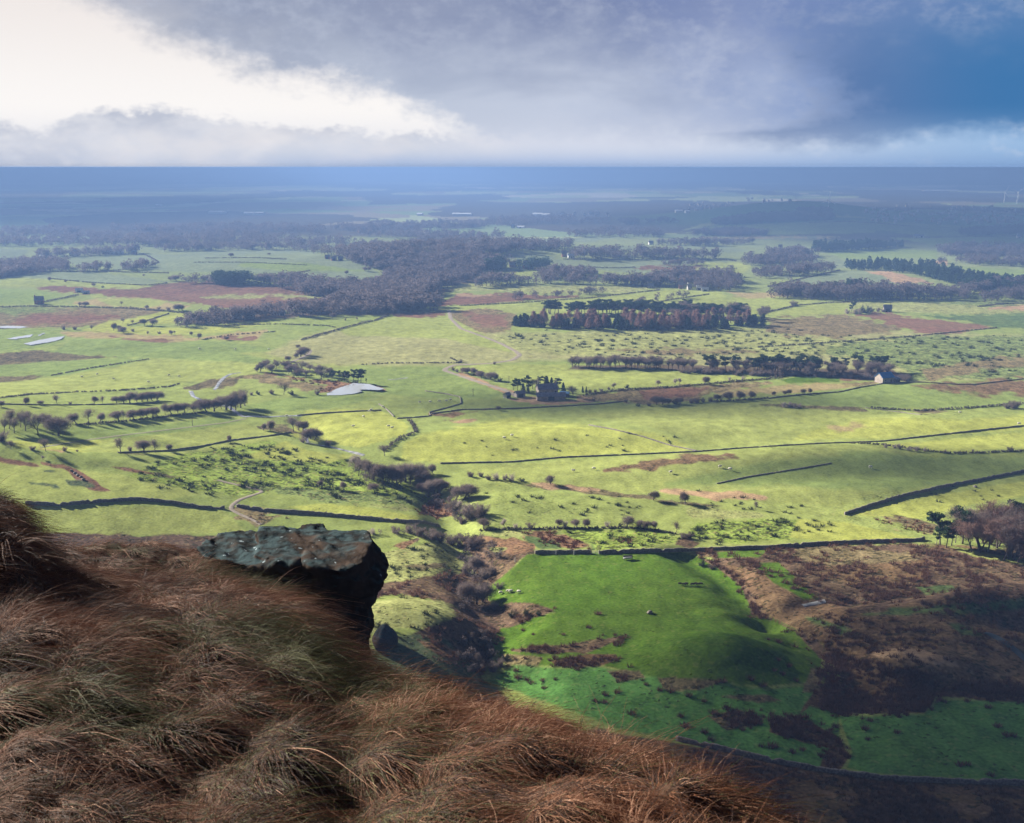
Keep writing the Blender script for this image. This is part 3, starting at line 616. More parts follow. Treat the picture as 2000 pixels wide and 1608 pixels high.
hsv = N(gt, 'ShaderNodeHueSaturation'); gt.links.new(c0, hsv.inputs['Color']); gt.links.new(vv_, hsv.inputs['Value'])
# clumps: cells of rush, denser where the ground is rough
wob = gnoise(.9, 2); wv = N(gt, 'ShaderNodeVectorMath', operation='MULTIPLY_ADD'); gt.links.new(wob.outputs['Color'], wv.inputs[0]); wv.inputs[1].default_value = (1.6, 1.6, 0); gt.links.new(geo.outputs['Position'], wv.inputs[2])
wm = N(gt, 'ShaderNodeMapping'); wm.inputs['Scale'].default_value = (.62, .95, 0); gt.links.new(wv.outputs[0], wm.inputs['Vector'])
vo = N(gt, 'ShaderNodeTexVoronoi'); vo.inputs['Scale'].default_value = .72; gt.links.new(wm.outputs[0], vo.inputs['Vector'])
rr_ = gmath('MULTIPLY', ca.outputs['Alpha'], gmath('SUBTRACT', gmath('MULTIPLY', nD.outputs['Fac'], 1.15), .20))
cl = N(gt, 'ShaderNodeMapRange', interpolation_type='SMOOTHSTEP'); gt.links.new(gmath('SUBTRACT', rr_, vo.outputs['Distance']), cl.inputs['Value']); cl.inputs['From Min'].default_value = -.05; cl.inputs['From Max'].default_value = .05
dkc = gmix(.80, hsv.outputs['Color'], (.040, .040, .018))
dist = N(gt, 'ShaderNodeVectorMath', operation='LENGTH'); gt.links.new(geo.outputs['Position'], dist.inputs[0])
cfin = gmix(gmath('MULTIPLY', cl.outputs['Result'], .85), hsv.outputs['Color'], dkc)
tan = N(gt, 'ShaderNodeMapRange', interpolation_type='SMOOTHSTEP'); gt.links.new(nB.outputs['Fac'], tan.inputs['Value']); tan.inputs['From Min'].default_value = .56; tan.inputs['From Max'].default_value = .72
cfin = gmix(gmath('MULTIPLY', gmath('MULTIPLY', tan.outputs['Result'], ca.outputs['Alpha']), .55), cfin, (.30, .22, .11))
gt.links.new(cfin, gb.inputs['Base Color'])
bp = N(gt, 'ShaderNodeBump'); bp.inputs['Strength'].default_value = .8; bp.inputs['Distance'].default_value = .45
bh = gmath('ADD', gmath('MULTIPLY', nC.outputs['Fac'], .35), gmath('MULTIPLY', cl.outputs['Result'], .9))
gt.links.new(bh, bp.inputs['Height']); gt.links.new(bp.outputs[0], gb.inputs['Normal'])

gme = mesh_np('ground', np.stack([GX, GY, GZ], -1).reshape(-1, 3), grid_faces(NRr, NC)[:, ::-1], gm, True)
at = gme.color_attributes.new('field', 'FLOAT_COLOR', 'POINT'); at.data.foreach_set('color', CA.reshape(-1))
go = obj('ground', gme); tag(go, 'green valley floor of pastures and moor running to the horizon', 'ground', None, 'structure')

# quick look-up of the ground seen at a picture pixel, from the sheet itself
_tanaz = None
def ground_many(U, V):
    U = np.asarray(U, float); V = np.asarray(V, float)
    x, y, dz = (U - 1000.0) / FPX, (804.0 - V) / FPX * SP + CP, (804.0 - V) / FPX * CP - SP
    a = np.arctan2(x, y); col = np.clip(np.rint((a - az[0]) / (az[1] - az[0])).astype(int), 0, NC - 1)
    pv = PV[:, col]; below = pv <= V[None, :]
    i = np.clip(below.argmax(0), 1, NRr - 1); k = np.arange(len(U))
    v0, v1 = pv[i - 1, k], pv[i, k]; t = np.clip((v0 - V) / (v0 - v1 + 1e-9), 0, 1)
    D = Dv[i - 1] + (Dv[i] - Dv[i - 1]) * t
    X, Y = np.sin(a) * D, np.cos(a) * D
    Z = GZ[i - 1, col] * (1 - t) + GZ[i, col] * t
    return X, Y, Z
def ground_at(u, v):
    X, Y, Z = ground_many([u], [v]); return float(X[0]), float(Y[0]), float(Z[0])
# ------------------------------------------------------------------ the near hillside the camera stands on
SIL = [(-900, 900, 30), (-300, 1000, 20), (0, 1050, 13), (85, 1056, 12.5), (200, 1050, 14), (300, 1052, 15), (350, 1058, 14.8), (400, 1072, 14.0), (500, 1112, 12.6), (560, 1128, 12.0), (600, 1182, 11.2), (640, 1236, 10.0), (680, 1262, 9.2),
       (725, 1276, 8.5), (800, 1290, 7.8), (900, 1318, 7.1), (1000, 1340, 6.6), (1080, 1373, 6.2), (1200, 1410, 5.7), (1300, 1443, 5.3), (1400, 1482, 4.9), (1500, 1540, 4.5), (1600, 1594, 4.2), (1750, 1660, 3.9), (2000, 1760, 3.6), (3000, 2200, 3.0)]
GRASS_H = .30
_sa, _st, _sd = [], [], []
for u, v, d in SIL:
    x, y, dz = ray(u, v); h = math.hypot(x, y)
    _sa.append(math.atan2(x, y)); _st.append(-dz / h + GRASS_H / d); _sd.append(d)
_ga = np.linspace(R(-150), R(150), 1201)
_gt = np.interp(_ga, [R(-150), R(-70)] + _sa + [R(80), R(150)], [.0, .08] + _st + [.9, .4])
_gd = np.interp(_ga, [R(-150), R(-70)] + _sa + [R(80), R(150)], [40, 40] + _sd + [3.0, 6.0])
_k = np.exp(-np.linspace(-2, 2, 7) ** 2); _k /= _k.sum()
def _sm(a): return np.convolve(np.pad(a, 3, 'edge'), _k, 'valid')
_gt = _sm(_gt); _gd = _sm(_gd)
TG = .40
def tuss(X, Y):
    """domed tussocks on a jittered net: height above the soil, and the vector from the nearest dome's middle"""
    ci, cj = np.floor(X / TG).astype(np.int64), np.floor(Y / TG).astype(np.int64)
    best = np.zeros(X.shape)
    for di in (-1, 0, 1):
        for dj in (-1, 0, 1):
            a, b = ci + di, cj + dj; h0 = _perm[(_perm[a & 4095] + b) & 4095]
            px = (a + .15 + .7 * _val[h0]) * TG; py = (b + .15 + .7 * _val[(h0 + 77) & 4095]) * TG
            r = TG * (.38 + .46 * _val[(h0 + 191) & 4095]); q = ((X - px) ** 2 + (Y - py) ** 2) / (r * r)
            hgt = (.03 + .11 * _val[(h0 + 311) & 4095]) * np.clip(1 - q, 0, 1) ** .8
            best = np.maximum(best, hgt)
    return best
def hill_z(X, Y, lumps=True):
    X = np.atleast_1d(np.asarray(X, float)); Y = np.atleast_1d(np.asarray(Y, float))
    A = np.arctan2(X, Y); D = np.hypot(X, Y)
    t = np.interp(A, _ga, _gt); ds = np.interp(A, _ga, _gd)
    inn = -t * D - 1.7 * np.clip(1 - D / ds, 0, 1) ** 2
    d = np.clip(D - ds, 0, None); d1 = 5.5
    out = np.where(d < d1, .05 * d * d, .05 * d1 * d1 + .1 * d1 * (d - d1))
    z = inn - out
    # grassy bank at the left edge
    uu = 1000 + FPX * np.tan(np.clip(A, -1.2, 1.2)) * .97
    bk = np.interp(uu, [-900, -300, -60, 0, 20, 42, 60, 80, 100], [.85, .75, .66, .54, .42, .24, .09, .02, 0]) * sstep(6.5, 8.2, D) * (1 - sstep(10.0, 13, D))
    z = z + bk
    if lumps:
        near = 1 - sstep(14, 30, D)
        z = z + near * (.05 * fbm(X / .4, Y / .4, 2, 61) + .17 * fbm(X / 2.1, Y / 2.1, 2, 62))
        m_ = (D < 20) & (Y > -3)
        if np.any(m_):
            zt = np.zeros(z.shape); zt[m_] = tuss(X[m_], Y[m_]); z = z + near * zt + (1 - near) * .8 * fbm(X / 9, Y / 9, 3, 63)
    return H + z
ha = np.concatenate([np.linspace(R(-140), R(-31), 90), np.linspace(R(-31), R(31), 520)[1:], np.linspace(R(31), R(140), 90)[1:]])
hd = np.concatenate([np.linspace(.05, 1.8, 10), np.linspace(1.8, 17, 330)[1:], np.geomspace(17, 165, 70)[1:]])
AA, DD = np.meshgrid(ha, hd)
HX, HY = np.sin(AA) * DD, np.cos(AA) * DD
HZ = hill_z(HX, HY)
hmt = noisy('hillside_soil', (.022, .012, .008), (.055, .030, .018), 1.7, .95, 6, .4)
ho_ = obj('hillside', mesh_np('hillside', np.stack([HX, HY, HZ], -1).reshape(-1, 3), grid_faces(len(hd), len(ha))[:, ::-1], hmt, True))
tag(ho_, 'brown moorland hillside falling away below the viewpoint', 'hillside', None, 'structure')

# ------------------------------------------------------------------ moor grass: tussocks of long swept blades with green turf between
gr = np.random.default_rng(11)
def hill_normal(x, y):
    e = .05
    return (hill_z(x + e, y) - hill_z(x - e, y)) / (2 * e), (hill_z(x, y + e) - hill_z(x, y - e)) / (2 * e)
def blades(n_t, per, kind):
    if kind == 'turf':
        a = gr.uniform(R(-30), R(26), n_t * 3); d = np.sqrt(gr.uniform(1.6 ** 2, 16.5 ** 2, n_t * 3))
        ds = np.interp(a, _ga, _gd); keep = d < ds + 1.6; a, d = a[keep][:n_t], d[keep][:n_t]
        cx, cy = np.sin(a) * d, np.cos(a) * d; R_ = np.full(len(cx), .2)
        n = len(cx) * per; px = np.repeat(cx, per) + gr.normal(0, .16, n); py = np.repeat(cy, per) + gr.normal(0, .16, n)
        L = gr.uniform(.04, .11, n); th = gr.uniform(0, 2 * np.pi, n); q = gr.uniform(0, 1, n)
    else:
        I, J = np.meshgrid(np.arange(-32, 28), np.arange(3, 45)); I, J = I.ravel(), J.ravel(); h0 = _perm[(_perm[I & 4095] + J) & 4095]
        cx = (I + .15 + .7 * _val[h0]) * TG; cy = (J + .15 + .7 * _val[(h0 + 77) & 4095]) * TG; R_ = TG * (.38 + .46 * _val[(h0 + 191) & 4095])
        A_ = np.arctan2(cx, cy); D_ = np.hypot(cx, cy); k = (np.abs(A_ + .04) < R(30)) & (D_ < np.interp(A_, _ga, _gd) + 1.8) & (D_ > 1.5) & (D_ < 17)
        cx, cy, R_ = cx[k], cy[k], R_[k]
        n = len(cx) * per; th = gr.uniform(0, 2 * np.pi, n); q = np.sqrt(gr.uniform(0, 1, n)); rad = q * np.repeat(R_, per)
        px = np.repeat(cx, per) + np.cos(th) * rad; py = np.repeat(cy, per) + np.sin(th) * rad
        L = gr.uniform(.12, .30, n) * np.repeat(gr.uniform(.7, 1.25, len(cx)), per)
    Dn_ = np.hypot(px, py); L = L * np.clip(Dn_ / 6.5, .68, 1) * (1 - .5 * np.exp(-((px + 4.2) / .9) ** 2) * (Dn_ > 7))
    pz = hill_z(px, py) - .012
    # wind field: sweeps to the right and down the slope, in eddies
    w = 1.1 * fbm(px / 1.3, py / 1.3, 2, 71) + np.repeat(gr.normal(0, .35, len(cx)), per) - .3 + gr.normal(0, .18, n)
    wx, wy = np.cos(w), np.sin(w); rx, ry = np.cos(th), np.sin(th)
    t = kind != 'turf'
    if kind == 'strand':             # long loose stems lying over with the wind
        keep_ = fbm(px / 1.5, py / 1.5, 2, 79) + .3 * gr.normal(0, 1, n) > .0; L = np.where(keep_, L * 1.9, L * .9)
    wd = ({'tussock': .62, 'strand': .95, 'turf': .2}[kind]) + gr.normal(0, .10, n); out = (.15 + .75 * q) if t else gr.uniform(.1, .6, n)
    d0 = np.stack([rx * out + wx * wd, ry * out + wy * wd, (.85 - .45 * q) if t else np.full(n, .8)], -1); d0 /= np.linalg.norm(d0, axis=1, keepdims=True)
    lean = gr.uniform(.5, 1.1, n)
    bend = np.stack([wx * lean * .45 + rx * .18, wy * lean * .45 + ry * .18, -lean * .72], -1) + gr.normal(0, .08, (n, 3))
    if not t: bend *= .5
    K = 6 if t else 4
    s = np.linspace(0, 1, K)
    P = np.stack([px, py, pz], -1)[:, None, :] + L[:, None, None] * (s[None, :, None] * d0[:, None, :] + (s[None, :, None] ** 2.0) * bend[:, None, :])
    P += gr.normal(0, .0035, P.shape) * s[None, :, None]
    gz = hill_z(P[..., 0], P[..., 1])
    P[..., 2] = np.maximum(P[..., 2], gz + .014 * s[None, :] * gr.uniform(.3, 2.2, (n, 1)))
    # colours
    green = sstep(-.05, .45, fbm(px / 1.7, py / 1.7, 3, 73) + (.12 if kind == 'turf' else -.28))
    # the sheltered ledge by the boulder and the trodden strip down the middle are greener
    uu = 1000 + FPX * px / (py + .3)
    led = np.exp(-(((uu - 480) / 130) ** 2 + ((np.hypot(px, py) - 11.8) / 1.7) ** 2)); mid = np.exp(-(((px + .9 - (py - 5) * -.12) / .55) ** 2)) * (py < 9)
    green = np.clip(green + led * .8 + mid * .35, 0, 1)
    tt_ = np.repeat(gr.uniform(0, 1, len(cx)), per)
    tone = tt_ * .6 + gr.uniform(0, 1, n) * .4
    straw = np.array((.200, .090, .043)); pale = np.array((.42, .255, .175)); dark = np.array((.036, .014, .009)); gcol = np.array((.072, .082, .022)); rus = np.array((.148, .056, .025))
    c = straw[None] * (1 - tone[:, None]) + rus[None] * tone[:, None]
    q = gr.uniform(0, 1, n)[:, None]
    patch = fbm(px / .9, py / .9, 3, 75) + .5 * fbm(px / 3.1, py / 3.1, 2, 76)                      # thatch: old dark straw in some places, bleached in others
    pd = np.clip(.22 + .75 * patch + .35 * (np.repeat(gr.uniform(0, 1, len(cx)), per) - .5), .03, .85)[:, None]
    pp = np.clip(.11 - .5 * patch + .30 * (tt_ - .5), .03, .5)[:, None]
    c = np.where(q < pp, pale[None], c); c = np.where(q > 1 - pd, dark[None], c)
    gm_ = (gr.uniform(0, 1, n) < green * .85)[:, None]
    c = np.where(gm_, gcol[None] * gr.uniform(.6, 1.5, n)[:, None], c)
    c = c * gr.uniform(.55, 1.0, n)[:, None] * np.array((1.06, .96, .86))
    rr = gr.uniform(.0008, .0016, n) if kind != 'turf' else gr.uniform(.0010, .0018, n)
    rr = rr * (.62 + np.hypot(px, py) / 14)
    taper = 1 - .75 * s
    return P, c, rr[:, None] * taper[None, :]
sets = [blades(0, 330, 'tussock'), blades(0, 90, 'strand'), blades(2200, 46, 'turf')]
hc_ = bpy.data.hair_curves.new('moor_grass')
sizes = []
for P, c, r in sets: sizes += [P.shape[1]] * P.shape[0]
hc_.add_curves(sizes)
pos = np.concatenate([P.reshape(-1, 3) for P, c, r in sets]).astype(np.float32)
hc_.attributes['position'].data.foreach_set('vector', pos.ravel())
ra = hc_.attributes.get('radius') or hc_.attributes.new('radius', 'FLOAT', 'POINT')
ra.data.foreach_set('value', np.concatenate([r.ravel() for P, c, r in sets]).astype(np.float32))
ct = hc_.attributes.new('tint', 'FLOAT_COLOR', 'CURVE')
cc = np.concatenate([c for P, c, r in sets]); ct.data.foreach_set('color', np.concatenate([cc, np.ones((len(cc), 1))], 1).astype(np.float32).ravel())
gmat, gnt, gbs = new_mat('grass_blades', (.2, .1, .05), .7, .25)
ga_ = N(gnt, 'ShaderNodeAttribute'); ga_.attribute_name = 'tint'; gnt.links.new(ga_.outputs['Color'], gbs.inputs['Base Color'])
hc_.materials.append(gmat)
gob = bpy.data.objects.new('moor_grass', hc_); COL.objects.link(gob)
tag(gob, 'wind swept russet moor grass covering the near hillside', 'grass', None, 'stuff')

# ------------------------------------------------------------------ gritstone outcrop on the brink
def pt(u, v, D):
    x, y, dz = ray(u, v); h = math.hypot(x, y); return np.array([x / h * D, y / h * D, H + dz / h * D])
def rock_mesh():
    bm = MB()
    def slab(outline, D0, D1, v0, v1, drop):
        top = [pt(u, v, D0 + (v - v0) / (v1 - v0) * (D1 - D0)) for u, v in outline]
        n = len(top); o = len(bm.v)
        bot = [p + np.array([0, 0, -drop]) for p in top]
        bm.quadlist(top + bot, [tuple(range(n))[::-1], tuple(range(n, 2 * n))] + [(i, (i + 1) % n, n + (i + 1) % n, n + i) for i in range(n)])
    slab([(500, 1082), (503, 1044), (512, 1026), (545, 1028), (580, 1030), (586, 1023), (632, 1021), (641, 1033), (690, 1041), (716, 1050), (726, 1066), (726, 1084), (700, 1094), (660, 1107), (600, 1112), (540, 1102)], 14.4, 12.8, 1021, 1110, .55)
    slab([(385, 1072), (405, 1052), (425, 1043), (470, 1038), (520, 1044), (620, 1090), (640, 1112), (560, 1112), (470, 1100), (400, 1086)], 14.5, 12.9, 1038, 1112, 1.0)
    prof = [(1070, 727), (1083, 727), (1100, 742), (1112, 753), (1122, 756), (1132, 752), (1141, 735), (1152, 733), (1166, 734), (1178, 731), (1187, 722), (1194, 714), (1204, 717), (1216, 722), (1230, 728), (1240, 726), (1252, 719), (1290, 716)]
    left = [(1070, 600), (1110, 606), (1150, 612), (1180, 630), (1230, 640), (1290, 650)]
    rings = []
    for v, ur in prof:
        ul = np.interp(v, [l[0] for l in left], [l[1] for l in left]); Dc = 13.3
        a = pt(ul, v, Dc); b = pt(ur, v, Dc); c = (a + b) / 2; hx = (b[0] - a[0]) / 2
        ring = []
        for k in range(28):
            t = 2 * math.pi * k / 28; cs, sn = math.cos(t), math.sin(t); e = 2 / 2.8
            ring.append((c[0] + hx * abs(cs) ** e * np.sign(cs), c[1] + .75 * abs(sn) ** e * np.sign(sn), c[2]))
        rings.append(ring)
    o = len(bm.v); bm.v += [tuple(p) for r in rings for p in r]
    for i in range(len(rings) - 1):
        for k in range(28): bm.f.append((o + i * 28 + k, o + i * 28 + (k + 1) % 28, o + (i + 1) * 28 + (k + 1) % 28, o + (i + 1) * 28 + k))
    bm.f.append(tuple(o + k for k in range(28))); bm.f.append(tuple(o + (len(rings) - 1) * 28 + k for k in range(28))[::-1])
    return bm
def remeshed(bm, voxel, mat):
    o = bm.build('tmp', mat); bpy.context.view_layer.update()
    import bmesh
    b = bmesh.new(); b.from_mesh(o.data); bmesh.ops.recalc_face_normals(b, faces=b.faces); b.to_mesh(o.data); b.free()
    md = o.modifiers.new('r', 'REMESH'); md.mode = 'VOXEL'; md.voxel_size = voxel
    dg = bpy.context.evaluated_depsgraph_get(); me = bpy.data.meshes.new_from_object(o.evaluated_get(dg))
    old = o.data; bpy.data.objects.remove(o); bpy.data.meshes.remove(old)
    return me
def roughen(me, amp, sc, seed):
    n = len(me.vertices); c = np.empty(n * 3, np.float32); me.vertices.foreach_get('co', c); c = c.reshape(-1, 3)
    nr = np.empty(n * 3, np.float32); me.vertices.foreach_get('normal', nr); nr = nr.reshape(-1, 3)
    x, y, z = c[:, 0], c[:, 1], c[:, 2]
    f = fbm((x + .6 * y) / sc, (z * 1.6 + .5 * y) / sc, 4, seed) + .8 * fbm((x - .5 * z) / sc * .6, (y + .3 * x) / sc * .6, 3, seed + 3)
    crack = -1.1 * np.exp(-(fbm((x + y * .7) / sc * .35, z / sc * 1.5, 3, seed + 9) / .05) ** 2)
    ter = .5 * np.sin(z * 21 + 2.5 * fbm(x * 1.2, y * 1.2, 2, seed + 5))
    c = c + nr * (amp * (f + .55 * crack + .35 * ter))[:, None]
    me.vertices.foreach_set('co', c.astype(np.float32).ravel()); me.update()
def rock_mat():
    m, nt, b = new_mat('gritstone', (.1, .08, .07), 1.0, .02)
    g = N(nt, 'ShaderNodeNewGeometry'); tc = N(nt, 'ShaderNodeTexCoord')
    def no(s, d):
        n = N(nt, 'ShaderNodeTexNoise'); n.inputs['Scale'].default_value = s; n.inputs['Detail'].default_value = d; nt.links.new(tc.outputs['Object'], n.inputs['Vector']); return n.outputs['Fac']
    def mr(x, a, b_):
        n = N(nt, 'ShaderNodeMapRange', interpolation_type='SMOOTHSTEP'); nt.links.new(x, n.inputs['Value']); n.inputs['From Min'].default_value = a; n.inputs['From Max'].default_value = b_; return n.outputs[0]
    def mx(f, a, b_):
        n = N(nt, 'ShaderNodeMix', data_type='RGBA'); nt.links.new(f, n.inputs[0])
        for q, i in ((a, 6), (b_, 7)):
            if isinstance(q, tuple): n.inputs[i].default_value = (*q, 1)
            else: nt.links.new(q, n.inputs[i])
        return n.outputs[2]
    def mul(a, b_):
        n = N(nt, 'ShaderNodeMath', operation='MULTIPLY'); nt.links.new(a, n.inputs[0]); nt.links.new(b_, n.inputs[1]); return n.outputs[0]
    sx = N(nt, 'ShaderNodeSeparateXYZ'); nt.links.new(g.outputs['Normal'], sx.inputs[0])
    upw = mr(sx.outputs[2], .25, .75)
    base = mx(mr(no(3.0, 6), .35, .65), (.022, .016, .013), (.046, .034, .028))
    lich = mx(mr(no(6.0, 5), .40, .58), (.014, .017, .018), (.030, .047, .052))
    col = mx(mul(upw, mr(no(2.0, 4), .36, .54)), base, lich)
    spot = mul(mr(no(9.0, 2), .69, .73), upw)
    col = mx(spot, col, (.17, .21, .23))
    nt.links.new(col, b.inputs['Base Color'])
    bp = N(nt, 'ShaderNodeBump'); bp.inputs['Strength'].default_value = .5; bp.inputs['Distance'].default_value = .04; nt.links.new(no(14.0, 8), bp.inputs['Height']); nt.links.new(bp.outputs[0], b.inputs['Normal'])
    return m
RM_ = rock_mat()
rme = remeshed(rock_mesh(), .028, RM_); roughen(rme, .055, .34, 81); rme.update(); roughen(rme, .014, .09, 85)
rme.polygons.foreach_set('use_smooth', np.ones(len(rme.polygons), bool))
rk = obj('rock_outcrop', rme)
rk.data.materials.clear(); rk.data.materials.append(RM_)
tag(rk, 'large overhanging gritstone outcrop with pale lichen jutting from the grassy brink', 'rock')
# ------------------------------------------------------------------ tree prototypes (unit height about 10 m, scaled per tree)
tr = np.random.default_rng(23)
BARK = noisy('bark', (.085, .070, .062), (.165, .14, .125), 3, .95, 4)
TWIG = noisy('twigs', (.135, .105, .098), (.215, .17, .158), 1.2, .95, 3, 0, .05, .25, .4)
TWIGP = noisy('twigs_pale', (.28, .235, .215), (.42, .36, .33), 1.2, .95, 3, 0, .05, .2, .4)
TWIGR = noisy('twigs_russet', (.16, .095, .085), (.26, .155, .135), 1.2, .95, 3, 0, .05, .25, .4)
TWIGL = noisy('larch_twigs', (.20, .115, .10), (.31, .19, .165), 1.2, .95, 3, 0, .05, .25, .4)
PINE = noisy('pine_needles', (.016, .034, .018), (.040, .072, .034), 1.0, .9, 3, 0, .1, .2, .25)
GORSE = noisy('bush_leaves', (.030, .040, .022), (.065, .075, .045), 1.0, .9, 3, 0, .1, .25, .25)

def tube_mesh(segs, n=4):
    """segs: list of (p0, p1, r0, r1)"""
    p0 = np.array([s[0] for s in segs]); p1 = np.array([s[1] for s in segs]); r0 = np.array([s[2] for s in segs]); r1 = np.array([s[3] for s in segs])
    d = p1 - p0; d /= np.linalg.norm(d, axis=1, keepdims=True) + 1e-9
    ref = np.where(np.abs(d[:, 2:3]) < .9, np.array([[0, 0, 1.0]]), np.array([[1.0, 0, 0]]))
    a = np.cross(d, ref); a /= np.linalg.norm(a, axis=1, keepdims=True); b = np.cross(d, a)
    th = 2 * np.pi * np.arange(n) / n
    off = a[:, None] * np.cos(th)[None, :, None] + b[:, None] * np.sin(th)[None, :, None]
    V = np.concatenate([p0[:, None] + off * r0[:, None, None], p1[:, None] + off * r1[:, None, None]], 1)   # S,2n,3
    S = len(segs); base = (np.arange(S) * 2 * n)[:, None]
    k = np.arange(n); q = np.stack([k, (k + 1) % n, n + (k + 1) % n, n + k], 1)
    Fq = (base[:, :, None] + q[None]).reshape(-1, 4)
    return V.reshape(-1, 3), Fq
def skeleton(h, spread, trunk_frac, levels, nchild, rg, up=.35, lean=(0, 0)):
    """recursive limbs; returns limb segments and twig tip points with directions"""
    limbs = []; tips = []
    def grow(p, d, L, r, lev):
        n = 3; q = p.copy()
        for i in range(n):
            d = d + rg.normal(0, .13 + .05 * lev, 3); d[2] += .05 * up; d /= np.linalg.norm(d)
            q2 = q + d * L / n; rr = r * (1 - .5 * (i + 1) / n)
            limbs.append((q, q2, max(.012, r * (1 - .5 * i / n)), max(.012, rr))); q = q2
            if lev >= 1 and i >= 1: tips.append((q2, d, lev))
            if lev < levels and (i >= 1 or lev > 0):
                for c in range(nchild if i == n - 1 else max(1, nchild - 2)):
                    az = rg.uniform(0, 2 * np.pi); tl = rg.uniform(.5, 1.05) * spread
                    a = np.cross(d, [0, 0, 1.0] if abs(d[2]) < .95 else [1.0, 0, 0]); a /= np.linalg.norm(a); b = np.cross(d, a)
                    nd = d * math.cos(tl) + (a * math.cos(az) + b * math.sin(az)) * math.sin(tl); nd[2] += up * .4; nd /= np.linalg.norm(nd)
                    grow(q2, nd, L * rg.uniform(.58, .8), rr * .68, lev + 1)
        tips.append((q, d, lev))
    d0 = np.array([lean[0], lean[1], 1.0]); d0 /= np.linalg.norm(d0)
    grow(np.zeros(3), d0, h * trunk_frac, h * .026, 0)
    return limbs, tips
def twig_mesh(tips, per, L, wdt, rg, droop=0.0, spread=.9):
    P = np.array([t[0] for t in tips]); Dn = np.array([t[1] for t in tips])
    n = len(P) * per; p = np.repeat(P, per, 0); d = np.repeat(Dn, per, 0) + rg.normal(0, spread, (n, 3)); d[:, 2] += .25 - droop
    d /= np.linalg.norm(d, axis=1, keepdims=True); l = L * rg.uniform(.5, 1.2, n)[:, None]
    p = p + rg.normal(0, L * .25, (n, 3)); sdv = np.cross(d, rg.normal(0, 1, (n, 3))); sdv /= np.linalg.norm(sdv, axis=1, keepdims=True)
    V = np.stack([p - sdv * wdt, p + sdv * wdt, p + d * l], 1).reshape(-1, 3)
    return V, np.arange(n * 3).reshape(-1, 3)
def norm_h(*vs, h=10.0):
    top = max(v[:, 2].max() for v in vs); return [v * (h / top) for v in vs]
PROTO = {}
def bare(key, seed, h, spread, tf, levels, nch, per, L, wd, twm, up=.35, lean=(0, 0), flatten=1.0):
    rg = np.random.default_rng(seed); limbs, tips = skeleton(h, spread, tf, levels, nch, rg, up, lean)
    V, Fq = tube_mesh(limbs); tv, tf_ = twig_mesh(tips, per, L, wd, rg)
    V[:, 2] = np.where(V[:, 2] < -.1, -.1, V[:, 2]); tv[:, 2] = np.maximum(tv[:, 2], .15)
    V, tv = norm_h(V, tv)
    me1 = mesh_np('trunk', V, Fq, BARK); me2 = mesh_np('crown', tv, tf_, twm)
    PROTO.setdefault(key, []).append((me1, me2))
for i in range(4): bare('o', 100 + i, 10, 1.05, .19, 3, 4, 3, .95, .022, TWIG, .40, (tr.normal(0, .15), tr.normal(0, .1)))     # rounded, dense
for i in range(4): bare('a', 200 + i, 10, .72, .34, 3, 4, 2, 1.0, .018, TWIG, .6, (tr.normal(0, .12), tr.normal(0, .1)))       # tall, open
for i in range(2): bare('w', 240 + i, 10, .75, .32, 3, 4, 3, 1.0, .020, TWIGP, .6)                                              # pale
for i in range(3): bare('b', 260 + i, 10, .62, .40, 3, 4, 3, .9, .026, TWIG, .7)                                               # close-grown wood tree
for i in range(3): bare('r', 280 + i, 10, .55, .42, 3, 4, 4, .9, .028, TWIGR, .7)                                              # russet wood tree
def bushp(seed, mat, dens=1.0):
    rg = np.random.default_rng(seed); segs = []; tips = []
    for k in range(9):
        az = rg.uniform(0, 6.28); tl = rg.uniform(.1, .9); d = np.array([math.cos(az) * math.sin(tl), math.sin(az) * math.sin(tl), math.cos(tl)]); p = np.array([rg.normal(0, .7), rg.normal(0, .7), 0.0])
        L = rg.uniform(5, 8)
        for i in range(4):
            d = d + rg.normal(0, .16, 3); d /= np.linalg.norm(d); q = p + d * L / 4; segs.append((p, q, .16 * (1 - i / 5), .16 * (1 - (i + 1) / 5)))
            for c in range(3): tips.append((p + (q - p) * rg.uniform(), d, 1))
            p = q
    V, Fq = tube_mesh(segs, 3); tv, tf_ = twig_mesh(tips, int(17 * dens), 2.2, .060, rg, .1, 1.0); tv[:, 2] = np.abs(tv[:, 2])
    V, tv = norm_h(V, tv)
    return mesh_np('stems', V, Fq, BARK), mesh_np('foliage', tv, tf_, mat)
for i in range(3): PROTO.setdefault('s', []).append(bushp(300 + i, TWIG))
for i in range(2): PROTO.setdefault('g', []).append(bushp(320 + i, GORSE, 1.2))
for i in range(2): PROTO.setdefault('sp', []).append(bushp(330 + i, TWIGP, .8))
def clumps(centres, radii, per, size, rg, flat_=.6):
    n = len(centres) * per; c = np.repeat(np.array(centres), per, 0); r = np.repeat(np.array(radii), per)
    d = rg.normal(0, 1, (n, 3)); d /= np.linalg.norm(d, axis=1, keepdims=True); d[:, 2] *= flat_
    p = c + d * (r * rg.uniform(.3, 1, n) ** .5)[:, None]
    a = rg.normal(0, 1, (n, 3)); a /= np.linalg.norm(a, axis=1, keepdims=True); b = np.cross(a, rg.normal(0, 1, (n, 3))); b /= np.linalg.norm(b, axis=1, keepdims=True)
    s = size * rg.uniform(.5, 1.3, n)[:, None]
    V = np.stack([p - b * s * .5, p + b * s * .5, p + a * s * 1.3], 1).reshape(-1, 3)
    return V, np.arange(n * 3).reshape(-1, 3)
